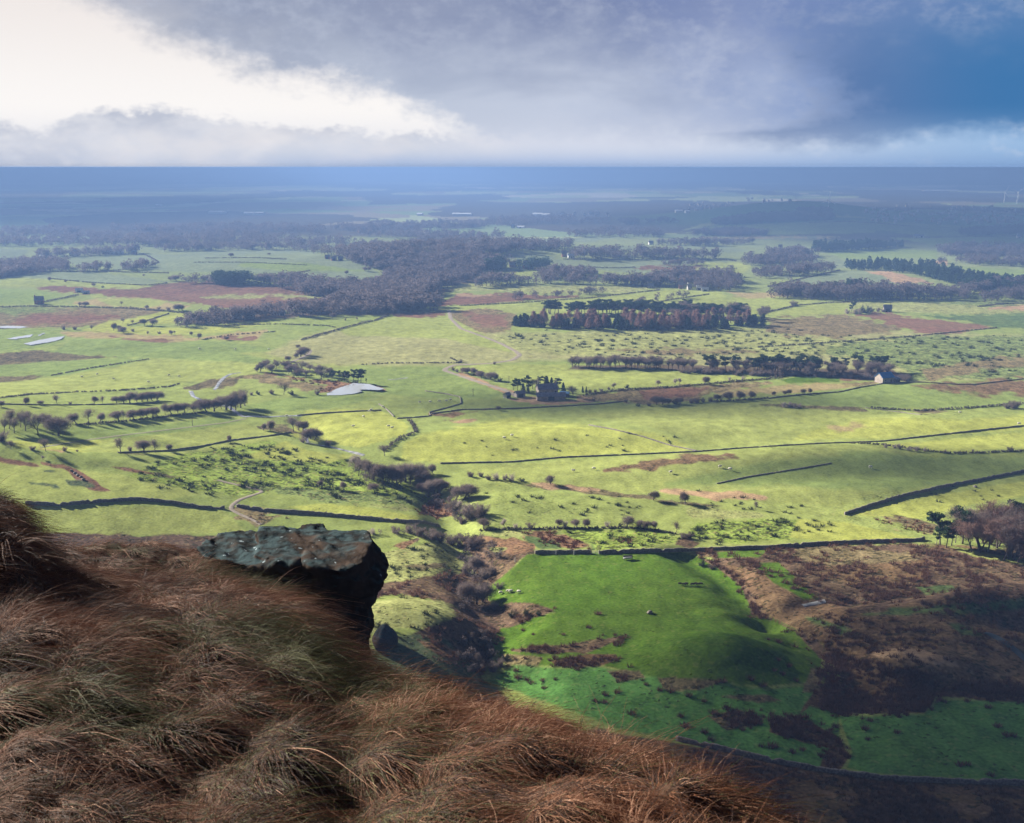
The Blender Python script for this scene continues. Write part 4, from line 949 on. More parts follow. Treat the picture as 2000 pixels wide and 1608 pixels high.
def scots(seed):
    rg = np.random.default_rng(seed); segs = []; cs = []; rs = []
    p = np.zeros(3); d = np.array([rg.normal(0, .05), rg.normal(0, .05), 1.0])
    for i in range(6):
        d = d + np.append(rg.normal(0, .05, 2), 0); d /= np.linalg.norm(d); q = p + d * 1.45; segs.append((p, q, .26 * (1 - i * .12), .26 * (1 - (i + 1) * .12))); p = q
        if i >= 2:
            for c in range(3 if i < 5 else 4):
                az = rg.uniform(0, 6.28); L = rg.uniform(1.2, 2.5) * (1.1 if i > 3 else .9); dd = np.array([math.cos(az), math.sin(az), rg.uniform(.15, .6)]); e = p + dd * L
                segs.append((p, e, .09, .04)); cs.append(e + [0, 0, .2]); rs.append(rg.uniform(.8, 1.35)); cs.append(p + dd * L * .6 + [0, 0, .3]); rs.append(rg.uniform(.6, .9))
    cs.append(p + [0, 0, .4]); rs.append(1.2)
    V, Fq = tube_mesh(segs, 5); tv, tf_ = clumps(cs, rs, 130, .34, rg, .55)
    V, tv = norm_h(V, tv)
    return mesh_np('trunk', V, Fq, BARK), mesh_np('crown', tv, tf_, PINE)
for i in range(4): PROTO.setdefault('p', []).append(scots(400 + i))
def conifer(seed, mat, slim=1.0):
    rg = np.random.default_rng(seed); segs = [(np.zeros(3), np.array([0, 0, 9.6]), .22, .03)]; cs = []; rs = []
    for i in range(15):
        z = 1.4 + i * .56; L = (10.2 - z) * .28 * slim
        for c in range(6):
            az = rg.uniform(0, 6.28); e = np.array([math.cos(az) * L, math.sin(az) * L, z - .18 * L]); segs.append((np.array([0, 0, z + .1]), e, .04, .02))
            for t in (.45, .95): cs.append(e * [t, t, 1] + [0, 0, .2 * (1 - t)]); rs.append(.30 + .25 * L * (1 - .3 * t))
    V, Fq = tube_mesh(segs, 4); tv, tf_ = clumps(cs, rs, 16, .36, rg, .5)
    V, tv = norm_h(V, tv)
    return mesh_np('trunk', V, Fq, BARK), mesh_np('crown', tv, tf_, mat)
for i in range(2): PROTO.setdefault('c', []).append(conifer(500 + i, PINE))
for i in range(2): PROTO.setdefault('cl', []).append(conifer(520 + i, PINE, .7))
def larch(seed):
    rg = np.random.default_rng(seed); segs = [(np.zeros(3), np.array([0, 0, 9.8]), .2, .03)]; tips = []
    for i in range(16):
        z = 2.6 + i * .46; L = (10.4 - z) * .24
        for c in range(6):
            az = rg.uniform(0, 6.28); dd = np.array([math.cos(az), math.sin(az), rg.uniform(.05, .4)]); e = np.array([0, 0, z]) + dd * L; segs.append((np.array([0, 0, z]), e, .04, .015))
            for t in (.4, .75, 1): tips.append((np.array([0, 0, z]) + dd * L * t, dd, 1))
    V, Fq = tube_mesh(segs, 3); tv, tf_ = twig_mesh(tips, 9, .8, .04, rg, .4, .9)
    V, tv = norm_h(V, tv); tv[:, 2] = np.maximum(tv[:, 2], 1.2)
    return mesh_np('trunk', V, Fq, BARK), mesh_np('crown', tv, tf_, TWIGL)
for i in range(3): PROTO.setdefault('l', []).append(larch(540 + i))

KIND = dict(o=('bare_tree', 'tree', 'bare round crowned tree', .80), a=('bare_tree', 'tree', 'tall bare open branched tree', .72), w=('bare_tree', 'tree', 'pale grey bare tree', .8), b=('bare_tree', 'tree', 'bare grey brown tree', .62), r=('bare_tree', 'tree', 'bare russet brown tree', .62),
            s=('shrub', 'shrub', 'low bare twiggy shrub', 1.3), g=('shrub', 'shrub', 'dark green bushy shrub', 1.3), sp=('shrub', 'shrub', 'pale grey twiggy shrub', 1.2),
            p=('pine_tree', 'tree', 'dark green flat topped pine', .75), c=('conifer_tree', 'tree', 'dark green pointed conifer', .8), cl=('conifer_tree', 'tree', 'slim dark green conifer', .8), l=('larch_tree', 'tree', 'bare russet larch', .8))
PARTN = {'s': ('stems', 'foliage'), 'g': ('stems', 'foliage'), 'sp': ('stems', 'foliage')}
plant_count = {}
def plant(kind, x, y, z, h, label, group=None, wide=None):
    name, cat, look, wf = KIND[kind]
    pro = PROTO[kind][int(tr.integers(len(PROTO[kind])))]
    e = empty(name, (x, y, z - .05 * h), tr.uniform(0, 6.28)); tag(e, label, cat, group)
    s = h / 10.0; w = s * (wide if wide else 1.0) * (tr.uniform(1.0, 1.5) if kind == 'o' else tr.uniform(.85, 1.2))
    e.scale = (w, w, s)
    n1, n2 = PARTN.get(kind, ('trunk', 'crown'))
    obj(n1, pro[0], e); obj(n2, pro[1], e)
    plant_count[name] = plant_count.get(name, 0) + 1
    return e
ORD = ['first', 'second', 'third', 'fourth', 'fifth', 'sixth', 'seventh', 'eighth', 'ninth', 'tenth', 'eleventh', 'twelfth', 'thirteenth', 'fourteenth', 'fifteenth', 'sixteenth', 'seventeenth', 'eighteenth', 'nineteenth', 'twentieth', 'twenty first', 'twenty second', 'twenty third', 'twenty fourth', 'twenty fifth', 'twenty sixth', 'twenty seventh', 'twenty eighth', 'twenty ninth', 'thirtieth', 'thirty first', 'thirty second', 'thirty third', 'thirty fourth']
# clusters of trees one can tell apart: (where, group, [(u, v of the foot, height in pixels, kind)])
TREES = [
 ('along the upper field wall', [(2,795,14,'o'),(50,792,17,'o'),(79,792,10,'o'),(112,791,23,'a'),(138,790,7,'s'),(184,789,16,'o'),(200,789,16,'a'),(228,788,16,'o'),(242,788,18,'o'),(254,787,24,'o'),(268,786,18,'o'),(278,785,20,'o'),(288,784,22,'o'),(298,783,22,'o'),(307,782,20,'o')]),
 ('in the long left hedgerow', [(232,822,22,'o'),(241,821,22,'a'),(260,819,22,'o'),(276,818,22,'o'),(289,816,21,'o'),(299,814,21,'o'),(308,813,21,'o'),(323,811,28,'a'),(336,809,22,'o'),(348,808,25,'o'),(361,806,23,'o'),(378,804,18,'o'),(150,828,24,'o'),(173,827,30,'a'),(197,825,22,'o')]),
 ('in the left edge grove', [(4,862,26,'s'),(8,846,34,'a'),(18,837,40,'a'),(28,846,34,'a'),(40,835,36,'a'),(50,842,40,'a'),(60,830,30,'a'),(74,849,42,'a'),(84,832,26,'a'),(97,833,27,'o'),(115,851,42,'o')]),
 ('at the left stream bend', [(392,801,24,'o'),(405,805,32,'o'),(418,804,26,'o'),(433,799,32,'a'),(442,801,34,'o'),(450,801,37,'o'),(460,801,42,'a'),(470,797,37,'o'),(479,793,40,'a')]),
 ('on the fence left of the pond', [(491,772,8,'s'),(505,771,10,'g'),(532,770,12,'s'),(554,771,28,'a'),(571,771,10,'g'),(619,771,14,'s')]),
 ('round the stony stream island', [(515,841,17,'o'),(527,843,28,'o'),(574,843,34,'a'),(584,841,22,'o'),(592,842,22,'o'),(598,862,28,'o'),(607,858,26,'o'),(614,860,24,'o'),(590,864,14,'s'),(640,871,16,'s')]),
 ('above the rushy pasture', [(22,877,18,'a'),(62,879,10,'s'),(90,882,28,'a'),(125,881,10,'s'),(84,898,8,'w'),(150,882,5,'s'),(236,883,30,'a'),(254,881,12,'s'),(281,884,26,'o'),(303,884,29,'a'),(329,881,16,'o'),(446,863,14,'o'),(752,891,27,'a')]),
 ('above the pond copse', [(580,680,8,'o'),(563,706,13,'o'),(578,700,13,'o'),(588,698,21,'o'),(596,694,20,'o'),(503,727,14,'o')]),
 ('standing by the pond', [(648,742,19,'p'),(662,745,21,'p'),(672,746,22,'p'),(681,748,24,'p'),(690,748,27,'p'),(699,749,28,'p'),(705,748,27,'p'),(716,748,9,'p')]),
 ('along the farm lane', [(885,723,9,'s'),(893,727,9,'s'),(904,729,14,'o'),(916,731,16,'o'),(926,732,18,'o'),(934,736,14,'o'),(941,739,17,'o'),(958,742,19,'o'),(967,744,18,'o'),(976,745,10,'s'),(965,712,8,'s'),(900,708,9,'s'),(973,801,10,'o')]),
 ('round the stone farmhouse', [(1003,762,20,'p'),(1011,763,26,'p'),(1017,761,22,'p'),(1027,759,26,'p'),(1022,767,19,'c'),(1034,764,20,'p'),(1031,768,15,'c'),(1040,760,22,'a'),(1047,758,22,'a'),(1056,756,22,'p'),(1062,755,22,'p'),(1068,756,22,'c'),(1077,757,21,'c'),(1085,757,20,'p'),(1091,759,20,'p'),(1100,767,21,'c'),(1120,777,28,'a'),(1138,767,13,'cl'),(1145,767,13,'cl')]),
 ('along the hedge right of the farmhouse', [(1152,768,10,'s'),(1162,767,9,'s'),(1175,765,8,'s'),(1190,762,8,'s'),(1200,760,14,'w'),(1225,758,9,'g'),(1285,755,14,'w'),(1318,752,14,'w'),(1327,751,14,'w'),(1377,751,20,'o'),(1425,743,8,'sp'),(1450,741,9,'sp')]),
 ('below the rough field by the farm', [(1160,783,6,'s'),(1223,786,9,'s'),(1247,794,8,'g'),(1268,793,8,'s'),(1283,791,21,'o'),(1294,791,19,'o'),(1304,790,16,'o'),(1319,790,12,'g'),(1331,790,16,'o'),(1350,788,12,'s'),(1362,787,12,'s'),(1374,786,12,'s'),(1387,785,13,'s'),(1400,784,15,'o'),(1424,783,21,'o'),(1443,782,20,'o'),(1466,780,18,'o'),(1512,773,10,'o'),(1531,772,10,'o'),(1541,771,12,'o'),(1567,770,13,'o'),(1583,769,13,'o')]),
 ('across the right hand pastures', [(1530,795,12,'sp'),(1540,795,12,'sp'),(1550,796,12,'sp'),(1560,796,11,'sp'),(1978,797,20,'s'),(1968,798,12,'s'),(1730,875,9,'sp'),(1747,876,10,'sp'),(1757,877,12,'sp'),(1775,880,10,'sp'),(1791,881,12,'sp'),(1806,882,9,'sp'),(1845,884,7,'sp'),(1900,882,6,'s'),(1975,882,11,'s')]),
 ('of the ravine head grove', [(693,921,36,'w'),(700,930,38,'a'),(706,926,34,'a'),(713,932,40,'a'),(722,936,40,'a'),(730,938,38,'o'),(738,940,38,'a'),(748,944,42,'o'),(757,943,40,'a'),(768,945,44,'a'),(775,946,38,'o'),(782,944,44,'a'),(792,942,46,'o'),(801,947,46,'a'),(812,940,42,'o'),(818,946,36,'o'),(846,926,24,'o')]),
 ('down the ravine below the grove', [(624,951,16,'o'),(672,957,21,'o'),(732,959,20,'o'),(825,961,20,'o'),(836,966,30,'o'),(848,966,36,'o'),(858,964,32,'o'),(870,956,18,'o'),(884,1009,38,'a'),(890,976,34,'o'),(898,1002,28,'w'),(905,976,36,'o'),(912,1010,30,'w'),(915,973,30,'o'),(921,1013,34,'s'),(933,1011,36,'s'),(944,1006,28,'s'),(902,1023,20,'s')]),
 ('along the ditch right of the ravine', [(918,931,14,'s'),(940,931,12,'s'),(955,937,12,'s'),(970,937,16,'sp'),(986,938,16,'s'),(999,939,20,'sp'),(1020,940,10,'g'),(1075,946,22,'o'),(1276,977,22,'o'),(1338,983,28,'o'),(1475,996,19,'a')]),
 ('in the thorn hedge above the bright pasture', [(945,1033,24,'o'),(985,1031,21,'w'),(1008,1031,10,'sp'),(1035,1032,15,'s'),(1090,1029,17,'o'),(1104,1029,15,'sp'),(1127,1030,19,'o'),(1142,1030,19,'o'),(1185,1029,12,'sp'),(1210,1028,10,'g'),(1225,1029,24,'o'),(1251,1031,19,'o'),(1265,1034,20,'o'),(1280,1034,19,'o'),(1322,1040,24,'a'),(1333,1052,14,'s'),(1346,1051,17,'s')]),
 ('in the stream bottom by the rock', [(716,1047,14,'sp'),(730,1044,16,'sp'),(770,1041,18,'s'),(800,1041,21,'s'),(822,1046,24,'s'),(840,1053,27,'s'),(860,1057,27,'s'),(880,1063,30,'s'),(897,1070,28,'s'),(921,1072,36,'s'),(910,1121,26,'s'),(926,1122,40,'o'),(945,1128,30,'s'),(960,1120,22,'s'),(903,1165,34,'o'),(916,1176,42,'o'),(930,1181,48,'o'),(942,1176,42,'o'),(968,1190,22,'s'),(975,1150,16,'s')]),
 ('in the dark gully below the hillside', [(748,1228,22,'g'),(1000,1206,16,'g'),(1028,1203,18,'g'),(1052,1202,13,'g'),(930,1300,30,'a'),(945,1310,24,'s'),(962,1312,26,'s'),(978,1302,22,'s'),(986,1290,16,'g'),(920,1250,20,'s'),(940,1240,18,'s'),(1372,1105,16,'g'),(1390,1112,12,'s')]),
 ('of the lower right wood', [(1829,1066,34,'p'),(1836,1064,62,'p'),(1848,1070,50,'p'),(1858,1066,40,'p'),(1866,1060,42,'p'),(1880,1062,72,'p')]),
 ('on the far left pastures', [(155,598,8,'o'),(166,599,11,'o'),(237,597,9,'a'),(183,560,8,'o'),(200,562,5,'g'),(97,549,9,'o'),(129,552,6,'o'),(345,549,14,'o'),(333,549,10,'o'),(360,547,9,'s'),(280,539,5,'s'),(451,502,9,'o'),(527,499,6,'o'),(677,536,9,'o'),(713,530,10,'o'),(720,530,10,'o'),(288,604,9,'o'),(310,605,8,'s'),(330,606,8,'s'),(349,607,15,'o'),(357,606,12,'o'),(80,596,9,'r')]),
 ('round the bright left fields', [(125,644,12,'s'),(145,644,9,'s'),(178,646,12,'a'),(222,646,18,'o'),(232,647,12,'o'),(242,650,14,'o'),(260,648,8,'s'),(288,652,7,'s'),(312,652,6,'s'),(335,654,11,'o'),(342,654,10,'a'),(375,656,9,'o'),(388,662,12,'o'),(240,632,12,'a'),(260,634,10,'a'),(282,636,14,'o'),(296,637,16,'o'),(345,632,14,'o'),(355,631,14,'o'),(443,665,9,'o'),(650,622,13,'o'),(698,627,9,'a'),(675,626,6,'s')]),
 ('by the moor right of the plantation', [(1655,613,12,'sp'),(1662,612,22,'p'),(1672,613,12,'sp'),(1680,614,14,'sp'),(1690,612,18,'g'),(1700,610,12,'s'),(1714,609,10,'s'),(1725,610,9,'s'),(1552,598,14,'s'),(1795,590,16,'p'),(1802,592,14,'p'),(1612,712,10,'s')]),
]
def place(u, v, hpx, kind):
    x, y, z = ground_at(u, v); Rr = math.sqrt(x * x + y * y + (H - z) ** 2)
    return x, y, z, hpx * Rr / FPX * 1.04
for where, items in TREES:
    by = {}
    for it in sorted(items, key=lambda t: t[0]): by.setdefault(it[3], []).append(it)
    for kd, L in by.items():
        look = KIND[kd][2]
        for i, (u, v, hp, k_) in enumerate(L):
            x, y, z, h = place(u, v, hp, kd)
            if len(L) == 1: lab = '%s %s' % (look, where)
            else: lab = '%s, %s from the left %s' % (look, ORD[i], where)
            wide = 1.0
            plant(kd, x, y, z, h, lab, 'trees and shrubs ' + where, wide)

def in_poly(poly, n, rg):
    us = [p[0] for p in poly]; vs2 = [p[1] for p in poly]; out = []
    while len(out) < n:
        u = rg.uniform(min(us), max(us), 64); v = rg.uniform(min(vs2), max(vs2), 64)
        m = inside(poly, u, v); out += list(zip(u[m], v[m]))
    return out[:n]
# close woods whose trees stand one by one but look alike: (label, group, kinds with weights, outline of the feet, count, height px at the front, how far rows differ)
WOODS = [
 ('bare russet larch packed in the front rows of the dark plantation', 'larches of the plantation', 'l', [(1040,641),(1150,645),(1340,646),(1490,638),(1480,630),(1330,634),(1150,634),(1040,632)], 66, 34, 1.5),
 ('dark conifer standing in the dark plantation beside the brown moor', 'conifers of the plantation', 'cl', [(1000,641),(1040,644),(1060,640),(1150,645),(1340,646),(1500,640),(1490,632),(1330,636),(1150,634),(1010,632)], 90, 22, 1.8),
 ('dark green pine along the back of the dark plantation', 'pines of the plantation', 'p', [(1065,618),(1200,618),(1340,622),(1450,626),(1445,616),(1340,612),(1200,610),(1070,612)], 84, 27, 1.35),
 ('bare grey brown tree at the right hand back of the dark plantation', 'bare trees of the plantation', 'b', [(1315,624),(1400,626),(1500,630),(1490,620),(1400,616),(1330,614)], 16, 30, 1.5),
 ('bare grey trunked tree in the long shelter belt over the barn', 'bare trees of the shelter belt', 'b', [(1112,719),(1285,722),(1500,732),(1600,735),(1740,738),(1740,730),(1560,724),(1400,722),(1285,717),(1115,715)], 74, 26, 1.35),
 ('bare grey trunked tree in the even left row of the shelter belt', 'bare trees of the left shelter belt row', 'b', [(1112,720),(1285,723),(1285,719),(1115,716)], 22, 25, 1.2),
 ('tall dark pine rising out of the long shelter belt', 'pines of the shelter belt', 'p', [(1350,726),(1480,729),(1560,731),(1600,731),(1735,728),(1735,722),(1560,723),(1350,722)], 30, 32, 1.2),
 ('low dark shrub under the trees of the long shelter belt', 'shrubs under the shelter belt', 's', [(1330,730),(1500,735),(1600,737),(1770,745),(1775,738),(1600,733),(1330,726)], 76, 13, 1.5),
 ('bare grey brown tree in the copse behind the pond', 'bare trees of the pond copse', 'b', [(503,726),(560,733),(610,743),(665,748),(690,748),(660,738),(600,724),(560,719),(510,720)], 30, 20, 1.5),
 ('bare russet tree in the dark wood at the right edge', 'russet trees of the lower right wood', 'r', [(1888,1078),(1950,1095),(2030,1112),(2040,1078),(1950,1062),(1895,1056)], 13, 76, 1.3),
 ('bare grey tree in the dark wood at the right edge', 'grey trees of the lower right wood', 'b', [(1900,1078),(2040,1110),(2050,1070),(1960,1056),(1910,1058)], 22, 82, 1.35),
 ('dark green pine over the dark wood at the right edge', 'pines behind the lower right wood', 'p', [(1905,1052),(2040,1075),(2040,1055),(1950,1045)], 6, 74),
]
def scatter(poly, n, mind, rg):
    pts = []; tries = 0
    cand = in_poly(poly, n * 14, rg); X, Y, Z = ground_many([c[0] for c in cand], [c[1] for c in cand])
    keep = []
    for i in range(len(cand)):
        if len(keep) >= n: break
        if all((X[i] - X[j]) ** 2 + (Y[i] - Y[j]) ** 2 > mind ** 2 for j in keep): keep.append(i)
    return [(X[i], Y[i], Z[i]) for i in keep]
for label, group, kd, poly, n, hp, *wd_ in WOODS:
    for x, y, z in scatter(poly, n, 1.3 if kd != 'p' else 2.2, tr):
        Rr = math.sqrt(x * x + y * y + (H - z) ** 2); h = hp * Rr / FPX * tr.uniform(.82, 1.12)
        plant(kd, x, y, z, h, label, group, wd_[0] if wd_ else None)

# ------------------------------------------------------------------ far woods: each reads as one mass
def wood_mass(name, label, polys, hm_, dens, mat, rg, cat='wood', conif=False):
    """one object of many small crowns, spread over outlines in photograph pixels"""
    VV = []; FF = []; base = 0
    # three light crowns, merged copies
    crowns = []
    for k in range(4):
        q = np.random.default_rng(600 + k + (50 if conif else 0)); m = 46
        if conif:
            cs = [(0, 0, .22 + .09 * i) for i in range(8)]; rs = [.26 * (1 - .09 * i) for i in range(8)]; v, f = clumps(cs, rs, 16, .10, q, .5)
        else:
            cs = [tuple(q.normal(0, .16, 2)) + (q.uniform(.2, .82),) for i in range(10)]; rs = [q.uniform(.18, .30) for i in range(10)]; v, f = clumps(cs, rs, 17, .085, q, .9)
        s_ = [(np.array([0, 0, 0.0]), np.array([q.normal(0, .04), q.normal(0, .04), .6]), .022, .012)]
        tv, tq = tube_mesh(s_, 3); tt = np.concatenate([tq[:, [0, 1, 2]], tq[:, [0, 2, 3]]])
        crowns.append((np.concatenate([v, tv]), np.concatenate([f, tt + len(v)])))
    for poly in polys:
        arr = np.array(poly, float); area = .5 * abs(np.dot(arr[:, 0], np.roll(arr[:, 1], 1)) - np.dot(arr[:, 1], np.roll(arr[:, 0], 1)))
        um, vm = arr.mean(0); gx, gy = flat(um, vm); Rr = math.hypot(math.hypot(gx, gy), H); dep = H / Rr
        ga = area * (Rr / FPX) ** 2 / dep                    # ground area, square metres
        n = int(min(3200, max(4, ga * dens * 1.7)))
        c = in_poly(poly, n, rg); X, Y, Z = ground_many([p[0] for p in c], [p[1] for p in c])
        hh = hm_ * rg.uniform(.72, 1.2, n) * (1 + .25 * fbm(X / 40, Y / 40, 2, 91)); ww = hh * rg.uniform(.9, 1.3, n); th = rg.uniform(0, 6.28, n)
        for k in range(4):
            idx = np.arange(k, n, 4)
            if not len(idx): continue
            v, f = crowns[k]; cth, sth = np.cos(th[idx]), np.sin(th[idx])
            px = (v[None, :, 0] * cth[:, None] - v[None, :, 1] * sth[:, None]) * ww[idx][:, None] + X[idx][:, None]
            py = (v[None, :, 0] * sth[:, None] + v[None, :, 1] * cth[:, None]) * ww[idx][:, None] + Y[idx][:, None]
            pz = v[None, :, 2] * hh[idx][:, None] + Z[idx][:, None] - .2
            VV.append(np.stack([px, py, pz], -1).reshape(-1, 3)); m = len(v)
            FF.append((f[None] + (np.arange(len(idx)) * m)[:, None, None] + base).reshape(-1, 3)); base += len(idx) * m
    o = obj(name, mesh_np(name, np.concatenate(VV), np.concatenate(FF), mat)); tag(o, label, cat, None, 'stuff'); return o
WOODT = noisy('wood_twigs', (.092, .076, .076), (.15, .122, .122), .05, .95, 3, 0, .05, 0, .5)
wr = np.random.default_rng(31)
wood_mass('river_wood', 'long purple brown bare wood winding through the middle of the valley', [
    [(660,592),(700,575),(745,552),(760,535),(800,528),(900,505),(935,500),(950,520),(935,545),(890,556),(860,566),(830,590),(780,602),(700,606)],
    [(560,610),(640,600),(760,600),(840,598),(800,612),(700,616),(600,620),(540,616)], [(640,606),(700,600),(860,596),(860,608),(760,610)]], 12, .012, WOODT, wr)
wood_mass('streamside_wood', 'dark bare wood along the stream by the white farm sheds', [[(375,626),(440,620),(520,614),(560,612),(540,622),(480,628),(420,636),(360,640),(340,640)], [(480,610),(600,606),(620,612),(520,616)], [(340,640),(375,628),(400,630),(370,640)]], 10, .012, WOODT, wr)
wood_mass('pasture_edge_wood', 'bare wood under the pale far pasture', [[(500,551),(560,545),(640,556),(700,560),(750,560),(740,575),(640,572),(560,560),(500,557)], [(530,560),(640,572),(760,580),(700,590),(600,578)]], 11, .010, WOODT, wr)
wood_mass('evergreen_clump', 'dark blue green evergreen clump at the edge of the brown moor', [[(418,551),(440,549),(486,549),(488,556),(440,558),(420,557)]], 12, .03, PINE, wr)
wood_mass('upper_left_wood', 'bare wood below the far left farm', [[(-40,520),(60,512),(130,518),(140,530),(60,536),(-40,545)], [(150,530),(215,524),(215,530),(160,534)], [(-40,530),(50,533),(30,541),(-40,546)], [(230,528),(290,520),(310,515),(300,522),(250,532)], [(350,548),(420,551),(418,556),(360,553)]], 10, .008, WOODT, wr)
wood_mass('middle_wood', 'purple bare wood filling the middle distance', [
    [(560,489),(650,500),(740,530),(800,528),(900,510),(960,500),(1000,494),(1100,492),(1120,480),(1050,478),(950,474),(860,470),(780,480),(700,486),(640,490)],
    [(1120,500),(1180,495),(1240,498),(1320,500),(1400,503),(1400,507),(1200,508),(1120,507)], [(300,485),(480,484),(620,488),(560,489),(440,490),(320,493)], [(950,520),(1000,512),(1010,520),(960,528)],
    [(60,500),(200,494),(290,494),(220,500),(100,505)]], 12, .0045, WOODT, wr)
wood_mass('hall_wood', 'bare wood between the pale fields below the farm cottages', [[(940,556),(1000,550),(1080,552),(1180,553),(1290,556),(1300,560),(1180,557),(1000,557),(930,562)], [(1040,538),(1120,530),(1170,535),(1150,545),(1060,548)], [(1185,553),(1300,550),(1400,552),(1450,560),(1440,570),(1380,568),(1330,562),(1200,558)], [(1260,545),(1340,535),(1430,540),(1450,555),(1300,550)], [(1470,538),(1520,532),(1600,526),(1640,528),(1560,540),(1480,545)]], 11, .010, WOODT, wr)
wood_mass('hall_pines', 'dark tall pines beside the red roofed hall', [[(945,524),(980,522),(985,527),(950,529)], [(1010,523),(1075,520),(1070,526),(1015,528)]], 13, .016, PINE, wr, 'wood')
wood_mass('ridge_hedge_trees', 'row of small bare trees along the hedge in front of the hall wood', [[(1000,586),(1120,580),(1200,573),(1200,571),(1100,577),(1000,583)], [(1220,600),(1290,588),(1340,581),(1345,582),(1290,592),(1230,602)], [(1285,519),(1360,515),(1390,517),(1300,521)]], 8, .012, WOODT, wr)
wood_mass('right_mixed_wood', 'dark mixed wood sweeping across the right hand middle distance', [[(1500,585),(1560,583),(1640,588),(1760,588),(1880,586),(1900,578),(1800,574),(1700,572),(1600,572),(1520,576)], [(1500,573),(1560,570),(1640,574),(1640,582),(1520,580)], [(1850,575),(1960,556),(2060,560),(2060,566),(1950,566),(1880,580)]], 12, .010, WOODT, wr)
wood_mass('right_conifer_wood', 'dark conifer wood climbing over the right hand hill field', [[(1650,522),(1720,520),(1820,530),(1900,545),(1960,555),(2060,558),(2060,568),(1900,570),(1860,556),(1780,536),(1700,529),(1655,529)], [(1610,574),(1680,570),(1700,574),(1640,577)]], 12, .011, PINE, wr, 'wood', True)
wood_mass('dark_block_wood', 'square dark conifer block under the far right hill', [[(1585,489),(1640,485),(1760,481),(1765,484),(1690,489),(1600,494)]], 14, .010, PINE, wr, 'wood', True)
wood_mass('hill_wood', 'purple wood capping the far round hill', [[(1395,436),(1450,430),(1520,424),(1570,423),(1590,428),(1640,428),(1620,431),(1540,434),(1440,439),(1390,440)], [(1555,414),(1620,418),(1625,420),(1560,417)]], 13, .008, WOODT, wr)
wood_mass('hill_foot_woods', 'dark woods scattered under the far right hill', [[(1340,461),(1420,452),(1480,455),(1500,461),(1420,464)], [(1440,516),(1500,505),(1560,505),(1600,512),(1560,520),(1480,522)], [(1830,492),(1880,485),(1960,487),(2060,490),(2060,505),(1900,502),(1840,500)], [(1870,458),(1920,452),(2060,442),(2060,456),(1900,462)], [(1800,520),(1850,512),(1900,518),(2060,524),(2060,516),(1900,508)], [(1480,500),(1560,492),(1600,500),(1560,505)], [(1280,480),(1400,474),(1480,476),(1400,482)], [(1900,596),(1990,570),(2060,572),(2060,578)]], 11, .007, WOODT, wr)
wood_mass('plain_woods', 'blue hazy belts of woodland across the far plain', [
    [(-60,470),(200,462),(420,462),(640,470),(700,478),(560,484),(300,482),(60,482),(-60,482)], [(200,448),(500,444),(640,450),(620,458),(300,458)], [(-60,452),(140,450),(160,458),(-60,462)], [(640,448),(780,440),(960,436),(1040,440),(900,448),(720,456)], [(950,430),(1080,428),(1200,436),(1120,440),(960,438)], [(1100,462),(1180,452),(1280,456),(1300,464),(1180,466)], [(1190,436),(1300,432),(1330,436),(1220,440)], [(700,462),(860,458),(1040,466),(900,472)]], 13, .0022, WOODT, wr)

wood_mass('ravine_scrub', 'dense purple brown scrub choking the ravine below the outcrop', [[(880,1046),(960,1058),(985,1085),(965,1128),(935,1150),(905,1110),(890,1075)], [(895,1150),(955,1150),(965,1195),(930,1210),(900,1190)], [(885,1262),(955,1250),(985,1290),(960,1332),(915,1332)], [(826,966),(872,962),(905,985),(930,1000),(900,1025),(850,1000)], [(690,935),(810,930),(815,950),(740,952)], [(740,1044),(820,1042),(880,1062),(820,1062)]], 2.7, .045, WOODT, wr, 'scrub')
print('PLANTS', plant_count)
# ------------------------------------------------------------------ walls, hedges, tracks and water
fr = np.random.default_rng(57)
STONE = noisy('dry_stone', (.105, .09, .08), (.28, .25, .22), 2.2, .95, 5, .5)
HEDGE = noisy('hedge_twigs', (.07, .062, .050), (.15, .13, .11), .8, .95, 3, 0, .05, 0, .4)
def resample(pts, step):
    P = np.array(pts, float); d = np.r_[0, np.cumsum(np.hypot(*np.diff(P, axis=0).T))]
    s = np.arange(0, d[-1] + step * .5, step)
    return np.stack([np.interp(s, d, P[:, 0]), np.interp(s, d, P[:, 1])], 1)
def world_line(px, step):
    # smooth the line a little in the picture, drop to the ground, resample by metres
    q = resample(px, 3.0); X, Y, Z = ground_many(q[:, 0], q[:, 1])
    w = resample(np.stack([X, Y], 1), step)
    k = np.array([.25, .5, .25])
    for _ in range(2):
        w[1:-1] = w[:-2] * .25 + w[1:-1] * .5 + w[2:] * .25
    return w
